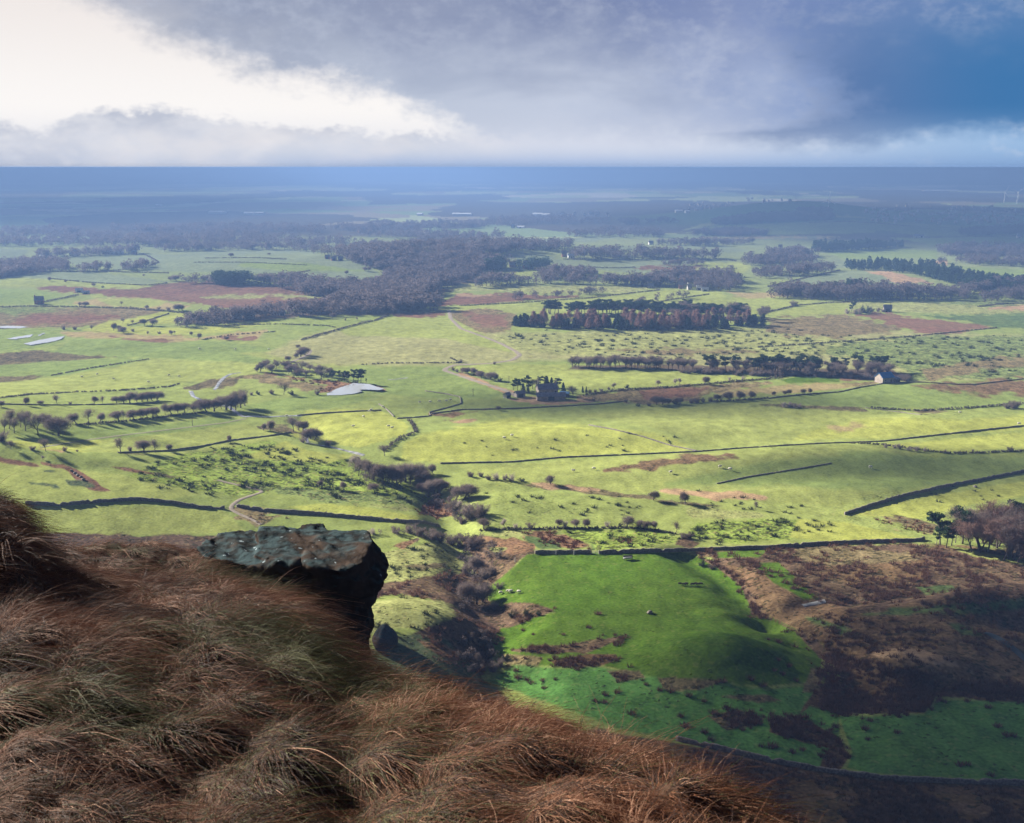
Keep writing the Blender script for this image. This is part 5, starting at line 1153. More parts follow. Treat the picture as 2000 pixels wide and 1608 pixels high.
def stone_wall(px, label, h=1.4, th=.6):
    w = world_line(px, .9); n = len(w)
    t = np.gradient(w, axis=0); t /= np.linalg.norm(t, axis=1, keepdims=True) + 1e-9; nr = np.stack([-t[:, 1], t[:, 0]], 1)
    z = height(w[:, 0], w[:, 1])
    hh = h * (1 + .10 * fr.normal(0, 1, n) + .12 * fbm(w[:, 0] / 9, w[:, 1] / 9, 2, 5)) * np.where(fr.uniform(0, 1, n) < .02, .45, 1)
    prof = [(-.5, -.4), (-.5, .0), (-.42, .85), (-.22, 1.0), (.22, 1.02), (.42, .85), (.5, 0), (.5, -.4)]
    V = np.zeros((n, len(prof), 3))
    for j, (a, b) in enumerate(prof):
        off = a * th * (1 + .12 * fr.normal(0, 1, n)) + .04 * fr.normal(0, 1, n)
        V[:, j, 0] = w[:, 0] + nr[:, 0] * off; V[:, j, 1] = w[:, 1] + nr[:, 1] * off; V[:, j, 2] = z + (b * hh if b > 0 else b)
    i = np.arange(n * 8).reshape(n, 8); Fq = np.stack([i[:-1, :-1].ravel(), i[1:, :-1].ravel(), i[1:, 1:].ravel(), i[:-1, 1:].ravel()], 1)
    caps = np.stack([i[0], i[-1][::-1]])
    o = obj('stone_wall', mesh_np('stone_wall', V.reshape(-1, 3), [Fq, caps], STONE)); tag(o, label, 'wall', 'dry stone walls'); return o
def hedge(px, label, h=1.6, wdt=1.6, gap=.0):
    w = world_line(px, .8); n = len(w)
    keep = fr.uniform(0, 1, n) > gap; w = w[keep]; n = len(w)
    z = height(w[:, 0], w[:, 1]); hh = .56 * h * (1 + .45 * fbm(w[:, 0] / 7, w[:, 1] / 7, 3, 6) + .12 * fr.normal(0, 1, n))
    cs = np.stack([w[:, 0] + fr.normal(0, wdt * .15, n), w[:, 1] + fr.normal(0, wdt * .15, n), z + hh * .45], 1)
    v, f = clumps(cs, np.maximum(hh * .55, .3), 16, .55, fr, .9); v[:, 2] = np.maximum(v[:, 2], np.repeat(np.repeat(z, 16), 3))
    o = obj('hedge', mesh_np('hedge', v, f, HEDGE)); tag(o, label, 'hedge', 'field hedges'); return o
for px, lab in [
 ([(1045,1082),(1100,1081),(1157,1081)], 'dark stone wall left of the gateway above the bright pasture'),
 ([(1169,1082),(1240,1079),(1330,1077),(1400,1074),(1500,1071),(1600,1064),(1700,1060),(1795,1057),(1808,1053)], 'long dark stone wall running from the gateway to the lower right wood'),
 ([(1650,1006),(1680,996),(1720,984),(1760,971),(1850,951),(1920,938),(2030,917)], 'thick stone wall climbing to the right edge above the lower right wood'),
 ([(50,986),(120,988),(200,981),(270,977),(330,983),(395,993),(440,994)], 'curving stone wall at the left, left of the winding path'),
 ([(462,990),(520,999),(600,1004),(680,1011),(760,1019),(830,1023),(862,1031)], 'stone wall running from the winding path down to the ravine'),
 ([(1320,1446),(1400,1464),(1500,1488),(1600,1506),(1720,1524),(1850,1529),(2030,1535)], 'dark stone wall along the foot of the brown hillside at bottom right'),
 ([(860,906),(1000,903),(1100,894),(1200,890),(1360,883),(1450,876),(1600,867),(1720,863),(1860,847),(2030,829)], 'very long stone wall crossing the middle pastures to the right edge'),
 ([(1150,831),(1200,840),(1250,852),(1310,871),(1362,882)], 'short slanting stone wall meeting the very long wall'),
 ([(843,809),(900,801),(1000,799),(1100,794),(1180,789),(1222,784)], 'stone wall just below the stone farmhouse'),
 ([(775,818),(810,816),(842,813),(838,806),(870,798),(901,789),(899,776),(870,770),(830,764)], 'zigzag stone wall left of the farmhouse pasture'),
 ([(1500,779),(1560,772),(1640,766),(1680,757),(1730,749),(1800,747),(1860,751),(1900,752),(2030,737)], 'stone wall passing in front of the blue roofed barn'),
 ([(230,885),(330,881),(390,873),(450,861),(520,853),(570,845)], 'stone wall above the rushy pasture at the left'),
 ([(580,812),(640,807),(740,802),(746,802)], 'short straight stone wall below the pond'),
 ([(740,790),(755,800),(770,815)], 'little slanting stone wall between the pond and the zigzag wall'),
 ([(1400,945),(1460,932),(1560,916),(1625,905)], 'low turf topped stone wall in the middle right pasture'),
 ([(0,790),(100,792),(200,791),(300,788),(312,783)], 'stone wall under the upper row of left trees'),
 ([(1690,797),(1760,806),(1800,811)], 'tumbledown stone wall in the right pasture'),
]: stone_wall(px, lab, .34 if 'turf' in lab or 'tumble' in lab else (1.12 if px[0][1] > 960 else .52), .6 if px[0][1] > 960 else .45)
for px, lab, h, w_, g in [
 ([(800,822),(808,832),(812,845),(802,850),(780,857),(767,868),(750,882)], 'dark winding hedge above the ravine grove', 2.0, 2.2, .1),
 ([(1140,773),(1200,764),(1330,756),(1400,749),(1500,741),(1532,736)], 'long dark hedge right of the farmhouse', 1.8, 1.8, .0),
 ([(150,831),(240,824),(330,814),(400,806)], 'low hedge under the long left row of trees', 1.2, 1.2, .05),
 ([(0,778),(60,771),(140,767),(240,763),(330,756),(350,750)], 'thin hedge across the left green field', 1.0, 1.2, .2),
 ([(100,734),(180,719),(290,702)], 'slanting hedge over the left green field', 1.0, 1.2, .25),
 ([(590,664),(620,656),(680,639),(735,626),(757,617)], 'thick dark slanting hedge below the river wood', 2.4, 3.0, .0),
 ([(440,637),(500,634),(560,634),(640,637),(655,640)], 'thin hedge left of the thick slanting hedge', 1.6, 1.6, .2),
 ([(540,648),(450,655),(400,663)], 'broken hedge below the streamside wood', 1.2, 1.4, .4),
 ([(-20,601),(60,599),(140,600),(250,603),(330,609),(372,614)], 'long dark hedge above the rough left moor', 2.6, 3.0, .0),
 ([(85,591),(130,582),(152,577)], 'short dark hedge by the far left farm sheds', 2.4, 2.6, .0),
 ([(-20,549),(30,537),(90,531),(200,531),(330,534)], 'curved dark hedge round the far left field', 2.4, 3.0, .0),
 ([(230,528),(290,521),(310,513),(290,501),(278,497)], 'hooked dark hedge left of the pale far pasture', 2.4, 3.0, .05),
 ([(100,545),(180,553),(290,558),(330,553)], 'thin dark hedge between the two far left fields', 1.8, 2.2, .15),
 ([(250,637),(300,623),(330,613)], 'slanting hedge beside the bright left field', 1.4, 1.8, .1),
 ([(700,713),(760,710),(900,709),(880,700)], 'thin broken hedge across the pale central pasture', 1.0, 1.2, .3),
 ([(1480,679),(1600,671),(1700,664),(1800,656),(1945,641)], 'low dark hedge below the red right hand moor', 1.4, 1.8, .15),
 ([(1660,866),(1720,869),(1780,877),(1850,886),(1920,885),(2030,880)], 'scrubby low hedge across the right hand pasture', 1.2, 1.4, .1),
 ([(1390,785),(1470,781),(1500,778)], 'short hedge right of the row of round trees', 1.4, 1.4, .0),
 ([(1700,798),(1800,803),(1900,797),(2030,786)], 'dark ragged hedge at the right under the barn pasture', 1.6, 2.0, .1),
 ([(940,1037),(1000,1034),(1120,1033),(1230,1031),(1320,1043)], 'low thorn hedge above the bright green pasture', 1.0, 1.0, .1),
 ([(900,598),(1000,593),(1150,583),(1290,567)], 'long dark hedge rising behind the dark plantation', 2.2, 2.6, .0),
 ([(1250,598),(1310,586),(1385,575)], 'short hedge slanting up behind the plantation', 1.6, 2.0, .1),
 ([(1500,561),(1560,546),(1640,529)], 'dark hedge along the left of the right hill field', 2.4, 2.8, .0),
 ([(1490,612),(1560,597),(1620,592),(1680,590)], 'thick hedge to the right of the plantation end', 2.0, 2.6, .0),
 ([(1580,436),(1650,433),(1720,437),(1780,443)], 'thin dark hedge over the far round hill', 3.0, 4.0, .1),
 ([(400,505),(500,504),(560,507)], 'thin hedge across the top of the pale far pasture', 2.0, 3.0, .15),
 ([(380,513),(480,513),(600,518)], 'thin hedge across the middle of the pale far pasture', 1.6, 2.2, .2),
 ([(520,541),(560,537),(605,529)], 'slanting hedge at the foot of the pale far pasture', 2.2, 2.6, .0),
 ([(1100,507),(1200,508),(1400,507),(1440,511)], 'dark hedge behind the pale fields right of the hall', 2.6, 3.4, .0),
 ([(1120,522),(1200,524),(1240,523)], 'dark hedge across the pale field right of the hall', 2.2, 3.0, .0),
 ([(1910,600),(1960,594),(2030,593)], 'hedge above the tan field at the right edge', 2.0, 2.4, .0),
]: hedge(px, lab, h, w_, g)

def drape_ribbon(name, px, wdt, mat, label, lift=.14, jit=.15):
    w = world_line(px, 1.2); n = len(w)
    t = np.gradient(w, axis=0); t /= np.linalg.norm(t, axis=1, keepdims=True) + 1e-9; nr = np.stack([-t[:, 1], t[:, 0]], 1)
    hw = wdt / 2 * (1 + jit * fbm(w[:, 0] / 6, w[:, 1] / 6, 3, 15))
    cols = []
    for a in (-1, -.5, 0, .5, 1):
        p = w + nr * (hw * a)[:, None]; cols.append(np.stack([p[:, 0], p[:, 1], height(p[:, 0], p[:, 1]) + lift * (1 if abs(a) < 1 else .3)], 1))
    V = np.stack(cols, 1).reshape(-1, 3)
    o = obj(name, mesh_np(name, V, grid_faces(n, 5), mat, True)); tag(o, label, None, None, 'structure'); return o
def drape_patch(name, poly, mat, label, lift=.15, step=1.0):
    us = [p[0] for p in poly]; vs2 = [p[1] for p in poly]
    u = np.arange(min(us) - step, max(us) + step, step); v = np.arange(min(vs2) - step, max(vs2) + step, step * .5)
    U, Vv = np.meshgrid(u, v); m = inside(poly, U + .5 * fbm(U / 5, Vv / 2, 2, 3), Vv + .3 * fbm(U / 5, Vv / 2, 2, 4))
    X, Y, Z = ground_many(U.ravel(), Vv.ravel())
    i = np.arange(U.size).reshape(U.shape); q = m[:-1, :-1] & m[1:, 1:]
    Fq = np.stack([i[:-1, :-1][q], i[1:, :-1][q], i[1:, 1:][q], i[:-1, 1:][q]], 1)
    used = np.unique(Fq); rem = np.full(U.size, -1); rem[used] = np.arange(len(used))
    V3 = np.stack([X, Y, Z + lift], 1)[used]
    if name in ('pond', 'flood_water'): V3[:, 2] = V3[:, 2].max()   # still water lies level
    o = obj(name, mesh_np(name, V3, rem[Fq], mat, True)); tag(o, label, None, None, 'structure'); return o
GRAVEL = noisy('pale_track', (.20, .165, .125), (.29, .25, .205), .7, .95, 4)
WATER, wnt_, wb_ = new_mat('still_water', (.42, .45, .48), .10, .6); wb_.inputs['IOR'].default_value = 1.33  # pale base colour stands in for bright sky reflected off the water
STREAM = noisy('stream_water', (.10, .10, .10), (.45, .46, .46), .35, .25, 4, 0, .5)
drape_ribbon('track', [(877,606),(880,622),(900,642),(950,660),(980,672),(1008,687),(1016,694),(1000,704),(960,710),(920,712),(890,713),(872,719),(868,724),(892,732),(940,748),(985,762),(1012,776)], 3.2, GRAVEL, 'pale farm lane')
drape_ribbon('path', [(425,938),(470,949),(505,957),(514,961),(495,967),(468,976),(453,987),(450,995),(466,1004),(490,1014),(512,1026)], 1.5, GRAVEL, 'winding footpath')
drape_ribbon('field_track', [(480,818),(440,826),(390,832),(300,843),(180,858),(80,874)], 1.6, noisy('worn_track', (.17, .18, .09), (.24, .22, .14), .7), 'worn field track', .10)
drape_ribbon('lane', [(566,708),(585,701),(600,694),(607,686),(604,683)], 2.6, GRAVEL, 'white lane above the pond copse')
drape_ribbon('stream', [(470,728),(450,731),(437,738),(428,748),(423,757),(418,762)], 2.0, STREAM, 'stream')
drape_ribbon('stream', [(372,764),(378,775),(392,781),(420,789),(448,795),(455,801),(464,808),(476,815),(490,813),(520,815),(552,813),(590,812)], 2.2, STREAM, 'stream')
drape_ribbon('stream', [(596,838),(600,848),(598,858),(602,866),(640,872),(690,884),(712,890)], 1.8, STREAM, 'stream')
drape_patch('pond', [(637,770),(655,761),(680,754),(690,751),(720,753),(740,760),(752,764),(740,766),(722,764),(702,764),(708,767),(690,771),(660,773),(640,773)], WATER, 'pond')
drape_patch('flood_water', [(45,672),(75,665),(100,660),(128,657),(120,664),(95,670),(60,676)], WATER, 'flood water')
drape_patch('flood_water', [(10,663),(40,657),(66,653),(60,659),(30,664)], WATER, 'flood water')
drape_patch('flood_water', [(-20,641),(30,638),(58,639),(40,642),(-20,643)], WATER, 'flood water')
drape_patch('flood_water', [(72,656),(86,650),(88,652),(78,657)], WATER, 'flood water')
drape_ribbon('ditch_water', [(757,742),(775,741),(797,738)], 1.6, STREAM, 'water in the field ditch')
drape_ribbon('stream', [(1568,1184),(1585,1180),(1600,1177),(1612,1174)], 1.3, STREAM, 'stream')
drape_ribbon('stream', [(1925,1236),(1950,1246),(1972,1262),(1990,1276),(2010,1296)], 1.8, noisy('ditch_dark', (.04, .055, .06), (.09, .11, .12), .6, .4), 'dark ditch')

# ------------------------------------------------------------------ rushes
RUSH = noisy('rush_stems', (.095, .050, .038), (.18, .10, .072), 2.0, .95, 3, 0, .05, .3, .3)
RUSHG = noisy('rush_green', (.045, .060, .026), (.095, .095, .045), 2.0, .95, 3, 0, .05, .3)
BRACK = noisy('bracken', (.16, .075, .045), (.27, .14, .09), 2.0, .95, 3)
def rush_proto(n, seed, h=.75, r=.42):
    q = np.random.default_rng(seed); th = q.uniform(0, 6.28, n); rr = r * np.sqrt(q.uniform(0, 1, n)); p = np.stack([np.cos(th) * rr, np.sin(th) * rr, np.zeros(n)], 1)
    d = np.stack([np.cos(th) * rr * .9, np.sin(th) * rr * .9, h * q.uniform(.6, 1.1, n)], 1) + q.normal(0, .14, (n, 3)); s = np.stack([-np.sin(th), np.cos(th), np.zeros(n)], 1) * .055
    V = np.stack([p - s, p + s, p + d], 1).reshape(-1, 3); return V, np.arange(3 * n).reshape(-1, 3)
def rush_mass(name, label, spec, mat):
    VV = []; FF = []; base = 0
    protos = [rush_proto(30, 700 + k) for k in range(3)]
    for poly, dens, sz, wind in spec:
        arr = np.array(poly, float); area = .5 * abs(np.dot(arr[:, 0], np.roll(arr[:, 1], 1)) - np.dot(arr[:, 1], np.roll(arr[:, 0], 1)))
        gx, gy = flat(*arr.mean(0)); Rr = math.hypot(math.hypot(gx, gy), H); n = int(min(2200, area * (Rr / FPX) ** 2 * Rr / H * dens))
        c = np.array(in_poly(poly, max(n * 2, 6), fr)) + fr.normal(0, 1, (max(n * 2, 6), 2)) * (7, 3.5); X, Y, Z = ground_many(c[:, 0], c[:, 1])
        k_ = fbm(X / 9, Y / 14, 3, 97) + fr.uniform(-.35, .35, len(X)) > .0
        X, Y, Z = X[k_][:n], Y[k_][:n], Z[k_][:n]
        for k in range(3):
            i = np.arange(k, len(X), 3); v, f = protos[k]; s = sz * fr.uniform(.6, 1.4, len(i)); a = fr.uniform(0, 6.28, len(i))
            px = (v[None, :, 0] * np.cos(a)[:, None] - v[None, :, 1] * np.sin(a)[:, None]) * s[:, None] * wind + X[i][:, None]
            py = (v[None, :, 0] * np.sin(a)[:, None] + v[None, :, 1] * np.cos(a)[:, None]) * s[:, None] + Y[i][:, None]
            VV.append(np.stack([px, py, v[None, :, 2] * s[:, None] + Z[i][:, None] - .05], -1).reshape(-1, 3)); FF.append((f[None] + (np.arange(len(i)) * len(v))[:, None, None] + base).reshape(-1, 3)); base += len(i) * len(v)
    o = obj(name, mesh_np(name, np.concatenate(VV), np.concatenate(FF), mat)); tag(o, label, 'rushes', None, 'stuff')
rush_mass('near_rushes', 'dark brown rushes filling the wet hollows at lower right', [
 ([(1600,1280),(1690,1290),(1740,1302),(1870,1326),(2030,1342),(2030,1368),(1830,1362),(1805,1393),(1640,1396),(1580,1375),(1600,1340)], .9, 1.2, 1.2), ([(1510,1402),(1560,1396),(1640,1440),(1660,1480),(1640,1505),(1605,1500),(1622,1462),(1510,1432)], .9, 1.2, 1.2),
 ([(1000,1272),(1060,1264),(1130,1257),(1200,1242),(1226,1242),(1200,1258),(1140,1274),(1080,1277)], 1.0, 1.1, 1.2), ([(1077,1291),(1130,1282),(1203,1277),(1208,1289),(1150,1304),(1092,1301)], 1.0, 1.1, 1.2), ([(980,1284),(1060,1286),(1050,1300),(985,1302)], .5, 1.0, 1.2),
 ([(1185,1312),(1250,1310),(1260,1325),(1210,1330)], .8, 1.1, 1.2), ([(1285,1326),(1350,1326),(1420,1332),(1360,1350),(1300,1345)], .8, 1.1, 1.2), ([(1380,1402),(1440,1387),(1500,1402),(1480,1420),(1420,1425)], .6, 1.1, 1.2),
 ([(1360,1088),(1420,1108),(1470,1162),(1490,1197),(1590,1247),(1640,1290),(1600,1290),(1560,1240),(1470,1200),(1450,1150),(1400,1110)], .4, 1.2, 1.2), ([(1560,1260),(1640,1250),(1640,1340),(1570,1360)], .35, 1.1, 1.2)], RUSH)
rush_mass('moor_heather', 'dark brown heather over the rough moor below the lower right wood', [([(1345,1082),(1500,1072),(1780,1059),(1830,1072),(2030,1112),(2030,1168),(1850,1184),(1700,1180),(1600,1176),(1500,1124),(1400,1096)], .14, 1.3, 1.6), ([(730,1142),(800,1132),(900,1120),(950,1122),(930,1150),(840,1168),(780,1158),(722,1170)], .25, 1.2, 1.5), ([(900,1205),(980,1225),(960,1280),(930,1318),(890,1270)], .3, 1.2, 1.3), ([(1560,1205),(1690,1190),(1990,1155),(1990,1325),(1870,1305),(1690,1280),(1620,1255)], .10, 1.1, 1.6), ([(820,1240),(880,1225),(960,1280),(930,1318),(840,1290)], .2, 1.0, 1.4), ([(1030,1182),(1080,1192),(1040,1205),(1000,1220),(985,1200)], .6, 1.2, 1.2)], RUSH)
rush_mass('slope_rushes', 'dark green rush tufts dotting the sunlit slopes', [([(300,907),(420,874),(520,864),(600,882),(680,897),(820,960),(850,988),(760,983),(560,958),(420,963),(300,958),(252,930)], .045, 1.3, 2.2), ([(1100,1036),(1320,1037),(1330,1058),(1180,1073),(1150,1060)], .05, 1.2, 1.8), ([(1360,1021),(1560,1012),(1640,1022),(1620,1050),(1400,1060),(1342,1050)], .06, 1.2, 1.8), ([(730,1082),(860,1057),(925,1092),(940,1110),(880,1130),(760,1140)], .06, 1.1, 1.6), ([(725,1182),(790,1167),(880,1182),(910,1200),(850,1222),(780,1230)], .06, 1.0, 1.5), ([(860,870),(1000,830),(1300,850),(1360,878),(1000,900)], .005, 1.3, 1.6), ([(940,960),(1240,975),(1300,1000),(1000,1020)], .02, 1.2, 1.8), ([(1370,960),(1640,1000),(1560,1006),(1380,992)], .03, 1.2, 1.6), ([(960,657),(1500,642),(1700,662),(1990,657),(1990,740),(1760,720),(1110,690)], .010, 1.7, 2.0), ([(1700,960),(1990,935),(1990,970),(1830,1010)], .006, 1.2, 1.6)], RUSHG)
rush_mass('bracken', 'russet dead bracken on the banks above the bright pasture', [([(1010,1041),(1060,1038),(1110,1051),(1150,1065),(1120,1074),(1050,1060)], .35, 1.0, 1.5), ([(1200,1056),(1240,1042),(1250,1050),(1220,1065)], .3, 1.0, 1.5), ([(820,992),(850,972),(880,985),(888,1010),(850,1011),(815,1005)], .3, 1.0, 1.5), ([(522,729),(600,739),(670,749),(700,752),(645,766),(620,766),(640,752),(560,738)], .1, 1.2, 1.5), ([(1700,1012),(1760,1014),(1830,1034),(1820,1044),(1740,1024)], .2, 1.0, 1.5), ([(480,1004),(560,1006),(510,1026),(462,1012)], .12, 1.0, 1.5)], BRACK)
SLOPEG = noisy('slope_grass', (.10, .055, .032), (.22, .13, .085), .6, .95, 3)
rush_mass('slope_grass', 'rough russet grass on the foot of the hillside below the bottom wall', [([(1340,1462),(1500,1496),(1620,1516),(1850,1538),(2040,1545),(2040,1650),(1450,1650)], .9, .8, 1.5), ([(1500,1560),(2040,1570),(2040,1650),(1500,1650)], .8, .8, 1.5)], SLOPEG)
# single clumps one can count on the near pasture
rp = [rush_proto(70, 760 + k, .8, .5) for k in range(3)]; rme_ = [mesh_np('rush_clump', v, f, RUSH) for v, f in rp]
RC = [(1012,1325),(1030,1328),(1060,1330),(1085,1328),(1008,1310),(1037,1335),(1062,1345),(1163,1370),(1180,1373),(1182,1358),(1206,1353),(1233,1395),(1262,1338),(1290,1348),(1310,1352),(1345,1360),(1375,1370),(1392,1394),(1400,1396),(1420,1385),(1445,1408),(1460,1412),(1330,1400),(1338,1420),(1376,1432),(1388,1445),(1430,1420),(1450,1426),(1487,1458),(1507,1460),(1516,1460),(1548,1470),(1567,1466),(1604,1478),(1632,1420),(1655,1352),(1520,1290),(1512,1310),(1528,1318),(1540,1302),(1555,1330),(1500,1250),(1520,1255),(1700,1408),(1752,1432),(1845,1372),(1930,1382),(1948,1420),(1965,1438),(1980,1438),(1875,1496),(1890,1494),(1936,1515),(1695,1445),(1690,1425),(1610,1468),(1572,1446),(1466,1328),(1490,1340),(1120,1262),(1022,1232),(1042,1240),(1100,1240),(1018,1216),(1150,1226),(1168,1200)]
for i, (u, v) in enumerate(RC):
    x, y, z = ground_at(u, v); o = bpy.data.objects.new('rush_clump', rme_[i % 3]); COL.objects.link(o); o.location = (x, y, z - .05); s = fr.uniform(.8, 1.5); o.scale = (s * 1.3, s, s); o.rotation_euler = (0, 0, fr.uniform(-.4, .4))
    tag(o, 'single dark tuft of rushes standing on the shaded green pasture', 'rushes', 'rush tufts on the near pasture')

# ------------------------------------------------------------------ buildings
SLATE = noisy('slate_roof', (.15, .15, .185), (.27, .26, .32), .9, .7, 4); GRIT = noisy('house_stone', (.24, .20, .175), (.40, .35, .31), .8, .95, 4, .3)
BLUE = noisy('blue_sheet_roof', (.02, .16, .42), (.03, .22, .55), .5, .5, 2); WHITE = noisy('white_render', (.48, .46, .43), (.62, .60, .57), .6, .9, 2); PALE = noisy('pale_sheet', (.55, .56, .58), (.74, .75, .77), .4, .5, 2)
REDB = noisy('red_brick', (.26, .10, .08), (.40, .19, .15), .8, .95, 3); DARKW = noisy('dark_opening', (.012, .012, .014), (.03, .03, .034), 2.0, .4, 2); WOODM = noisy('weathered_wood', (.10, .085, .07), (.20, .17, .14), 3.0, .9, 4); METAL = noisy('galvanised', (.38, .39, .40), (.52, .53, .54), 3, .5, 2)
def gable_house(name, label, cat, loc, rz, L, W, he, hr, wm, rm, chim=0, wins=0, door=True, parts=True, group=None):
    e = empty(name, loc, rz); tag(e, label, cat, group)
    b = MB(); a, c = L / 2, W / 2
    v = [(-a, -c, -.6), (a, -c, -.6), (a, c, -.6), (-a, c, -.6), (-a, -c, he), (a, -c, he), (a, c, he), (-a, c, he), (-a, 0, hr - .06), (a, 0, hr - .06)]
    b.quadlist(v, [(0, 1, 5, 4), (2, 3, 7, 6), (1, 2, 6, 9, 5), (3, 0, 4, 8, 7), (3, 2, 1, 0)]); b.build('wall', wm, e)
    r = MB(); o_ = .35; t = .14
    for s in (-1, 1):
        ye, ze = s * (c + o_), he - o_ * (hr - he) / c
        q = [(-a - o_, ye, ze), (a + o_, ye, ze), (a + o_, 0, hr), (-a - o_, 0, hr)]
        r.quadlist(q + [(x, y, z + t) for x, y, z in q], [(0, 3, 2, 1), (4, 5, 6, 7), (0, 1, 5, 4), (2, 3, 7, 6), (1, 2, 6, 5), (3, 0, 4, 7)])
    ro = r.build('roof', rm, e)
    if not parts: return e
    for k in range(chim):
        x = (-a + .5) if k == 0 else (a - .5); m = MB(); m.box(x - .4, x + .4, -.35, .35, hr - .5, hr + 1.1); m.box(x - .47, x + .47, -.42, .42, hr + 1.1, hr + 1.25); m.tube((x, 0, hr + 1.25), (x, 0, hr + 1.6), .14, .12, 8); m.build('chimney', wm, ro)
    for k in range(wins):
        x = -a + L * (k + .5) / wins
        for z in ([he * .28, he * .68] if he > 4 else [he * .42]):
            if door and k == wins // 2 and z < he * .5: continue
            f = MB(); f.box(x - .55, x + .55, -c - .06, -c + .02, z - .1, z + 1.15); w = f.build('window', WHITE, e)
            p = MB(); p.box(x - .45, x - .03, -c - .075, -c - .061, z, z + 1.05); p.box(x + .03, x + .45, -c - .075, -c - .061, z, z + 1.05); p.build('pane', DARKW, w)
    if door:
        x = (-a + L * (wins // 2 + .5) / wins) if wins else 0; hw = .5 if wins else 1.6; hd = 2.0 if wins else min(he - .3, 3.0)
        d = MB(); d.box(x - hw, x + hw, -c - .05, -c + .02, 0, hd); d.build('door', DARKW if not wins else WOODM, e)
    return e
def at(u, v): return ground_at(u, v)
x, y, z = at(1068, 772); gable_house('farmhouse', 'large stone farmhouse with slate roof and chimneys among dark trees', 'house', (x, y, z), R(14), 10.8, 5.8, 4.0, 6.4, GRIT, SLATE, 2, 4)
x, y, z = at(1076, 781); gable_house('farm_barn', 'long low slate roofed stone range in front of the farmhouse', 'barn', (x, y, z), R(4), 15.0, 4.6, 2.4, 3.9, GRIT, SLATE, 0, 0)
x, y, z = at(1103, 775); gable_house('lean_to_shed', 'small blue roofed shed at the right of the stone farmhouse', 'shed', (x, y, z), R(-12), 4.6, 3.4, 2.1, 2.9, WOODM, noisy('blue_shed_roof', (.10, .22, .42), (.16, .30, .52), 1), 0, 0)
x, y, z = at(1015, 775); gable_house('outhouse', 'small grey stone outhouse at the left of the farmhouse', 'shed', (x, y, z), R(25), 5.0, 3.4, 2.1, 3.2, GRIT, SLATE, 0, 0)
x, y, z = at(990, 777); gable_house('outhouse', 'tiny pale gabled hut at the end of the farm lane', 'shed', (x, y, z), R(50), 3.2, 2.6, 1.9, 2.8, WHITE, SLATE, 0, 0)
x, y, z = at(1727, 747); gable_house('stone_barn', 'stone barn with bright blue roof at the right end of the belt', 'barn', (x, y, z), R(24), 8.4, 6.4, 3.4, 5.9, GRIT, BLUE, 0, 2, True)
x, y, z = at(1748, 746); gable_house('lean_to_shed', 'low grey stone lean-to against the blue roofed barn', 'shed', (x, y, z), R(24), 3.0, 4.4, 2.2, 3.0, GRIT, SLATE, 0, 0)
x, y, z = at(1692, 740); gable_house('field_shelter', 'tiny dark open shelter left of the blue roofed barn', 'shed', (x, y, z), R(5), 4.0, 2.6, 1.6, 2.1, WOODM, SLATE, 0, 0)
FARB = [ # u, v, width px, wall, roof, height m, label
 (145,501,14,'W','S',6,'white house on the far left edge of the wood'), (90,503,22,'P','P',4,'low pale shed left of the far white house'), (185,496,12,'W','S',5,'small white cottage right of the far white house'), (208,497,13,'B','S',6,'red brick farmhouse beside the long pale shed'),
 (229,497,24,'P','P',5,'long pale roofed farm shed right of the brick farmhouse'), (262,497,10,'B','S',6,'small brick house at the right end of the far farm'), (362,487,7,'W','S',6,'white cottage half hidden above the pale far pasture'), (384,486,8,'B','S',6,'pink cottage above the left of the pale far pasture'),
 (155,571,12,'P','P',4,'pale grey shed of the moor side farm'), (168,574,12,'P','P',3,'second lower pale shed of the moor side farm'), (77,594,15,'B','S',7,'reddish house among bushes at the left hedge'), (462,623,20,'P','P',4,'wide white roofed shed by the streamside wood'), (489,622,16,'P','P',4,'right hand white roofed shed by the streamside wood'),
 (534,615,12,'W','S',4,'white cottage at the right of the streamside wood'), (551,616,11,'W','S',4,'white barn at the right of the streamside wood'), (640,506,9,'B','S',5,'leftmost brick building of the hamlet over the pale pasture'), (652,509,10,'B','S',5,'middle brick building of the hamlet over the pale pasture'), (665,509,9,'G','S',5,'grey building of the hamlet over the pale pasture'),
 (728,478,9,'W','S',6,'lone white house deep in the middle wood'), (1030,525,16,'B','S',9,'large red brick hall among tall pines'), (1001,522,12,'B','S',6,'low brick wing left of the large hall'), (1102,502,9,'B','S',8,'brick farmhouse on the pale far field'), (1115,504,13,'P','P',5,'pale shed right of the brick farmhouse'),
 (1271,478,9,'W','S',6,'white house under the row of far bare trees'), (1330,564,8,'B','S',9,'tall pink cottage at the edge of the right hand wood'), (1346,566,8,'W','S',6,'white cottage in the roadside group by the wood'), (1365,567,9,'W','P',5,'pale roofed barn in the roadside group by the wood'), (1377,569,13,'P','P',4,'long pale barn at the right of the roadside group'),
 (1270,563,12,'G','S',5,'grey slate house on the lane behind the plantation'), (1524,487,7,'W','S',7,'white house below the dark conifer block'), (1790,464,9,'W','S',6,'white farmhouse in the dark fields below the far hill'), (1800,464,7,'W','S',5,'small white barn in the dark fields below the far hill'), (1733,609,14,'G','S',6,'grey stone barn on the rough moor edge'), (1990,465,8,'W','S',6,'white house at the right edge below the far hill'), (1002,446,8,'W','S',8,'white farmhouse on the hazy plain'), (1017,446,14,'P','P',5,'long pale barn on the hazy plain'),
]
MM = dict(W=WHITE, P=PALE, B=REDB, G=GRIT, S=SLATE)
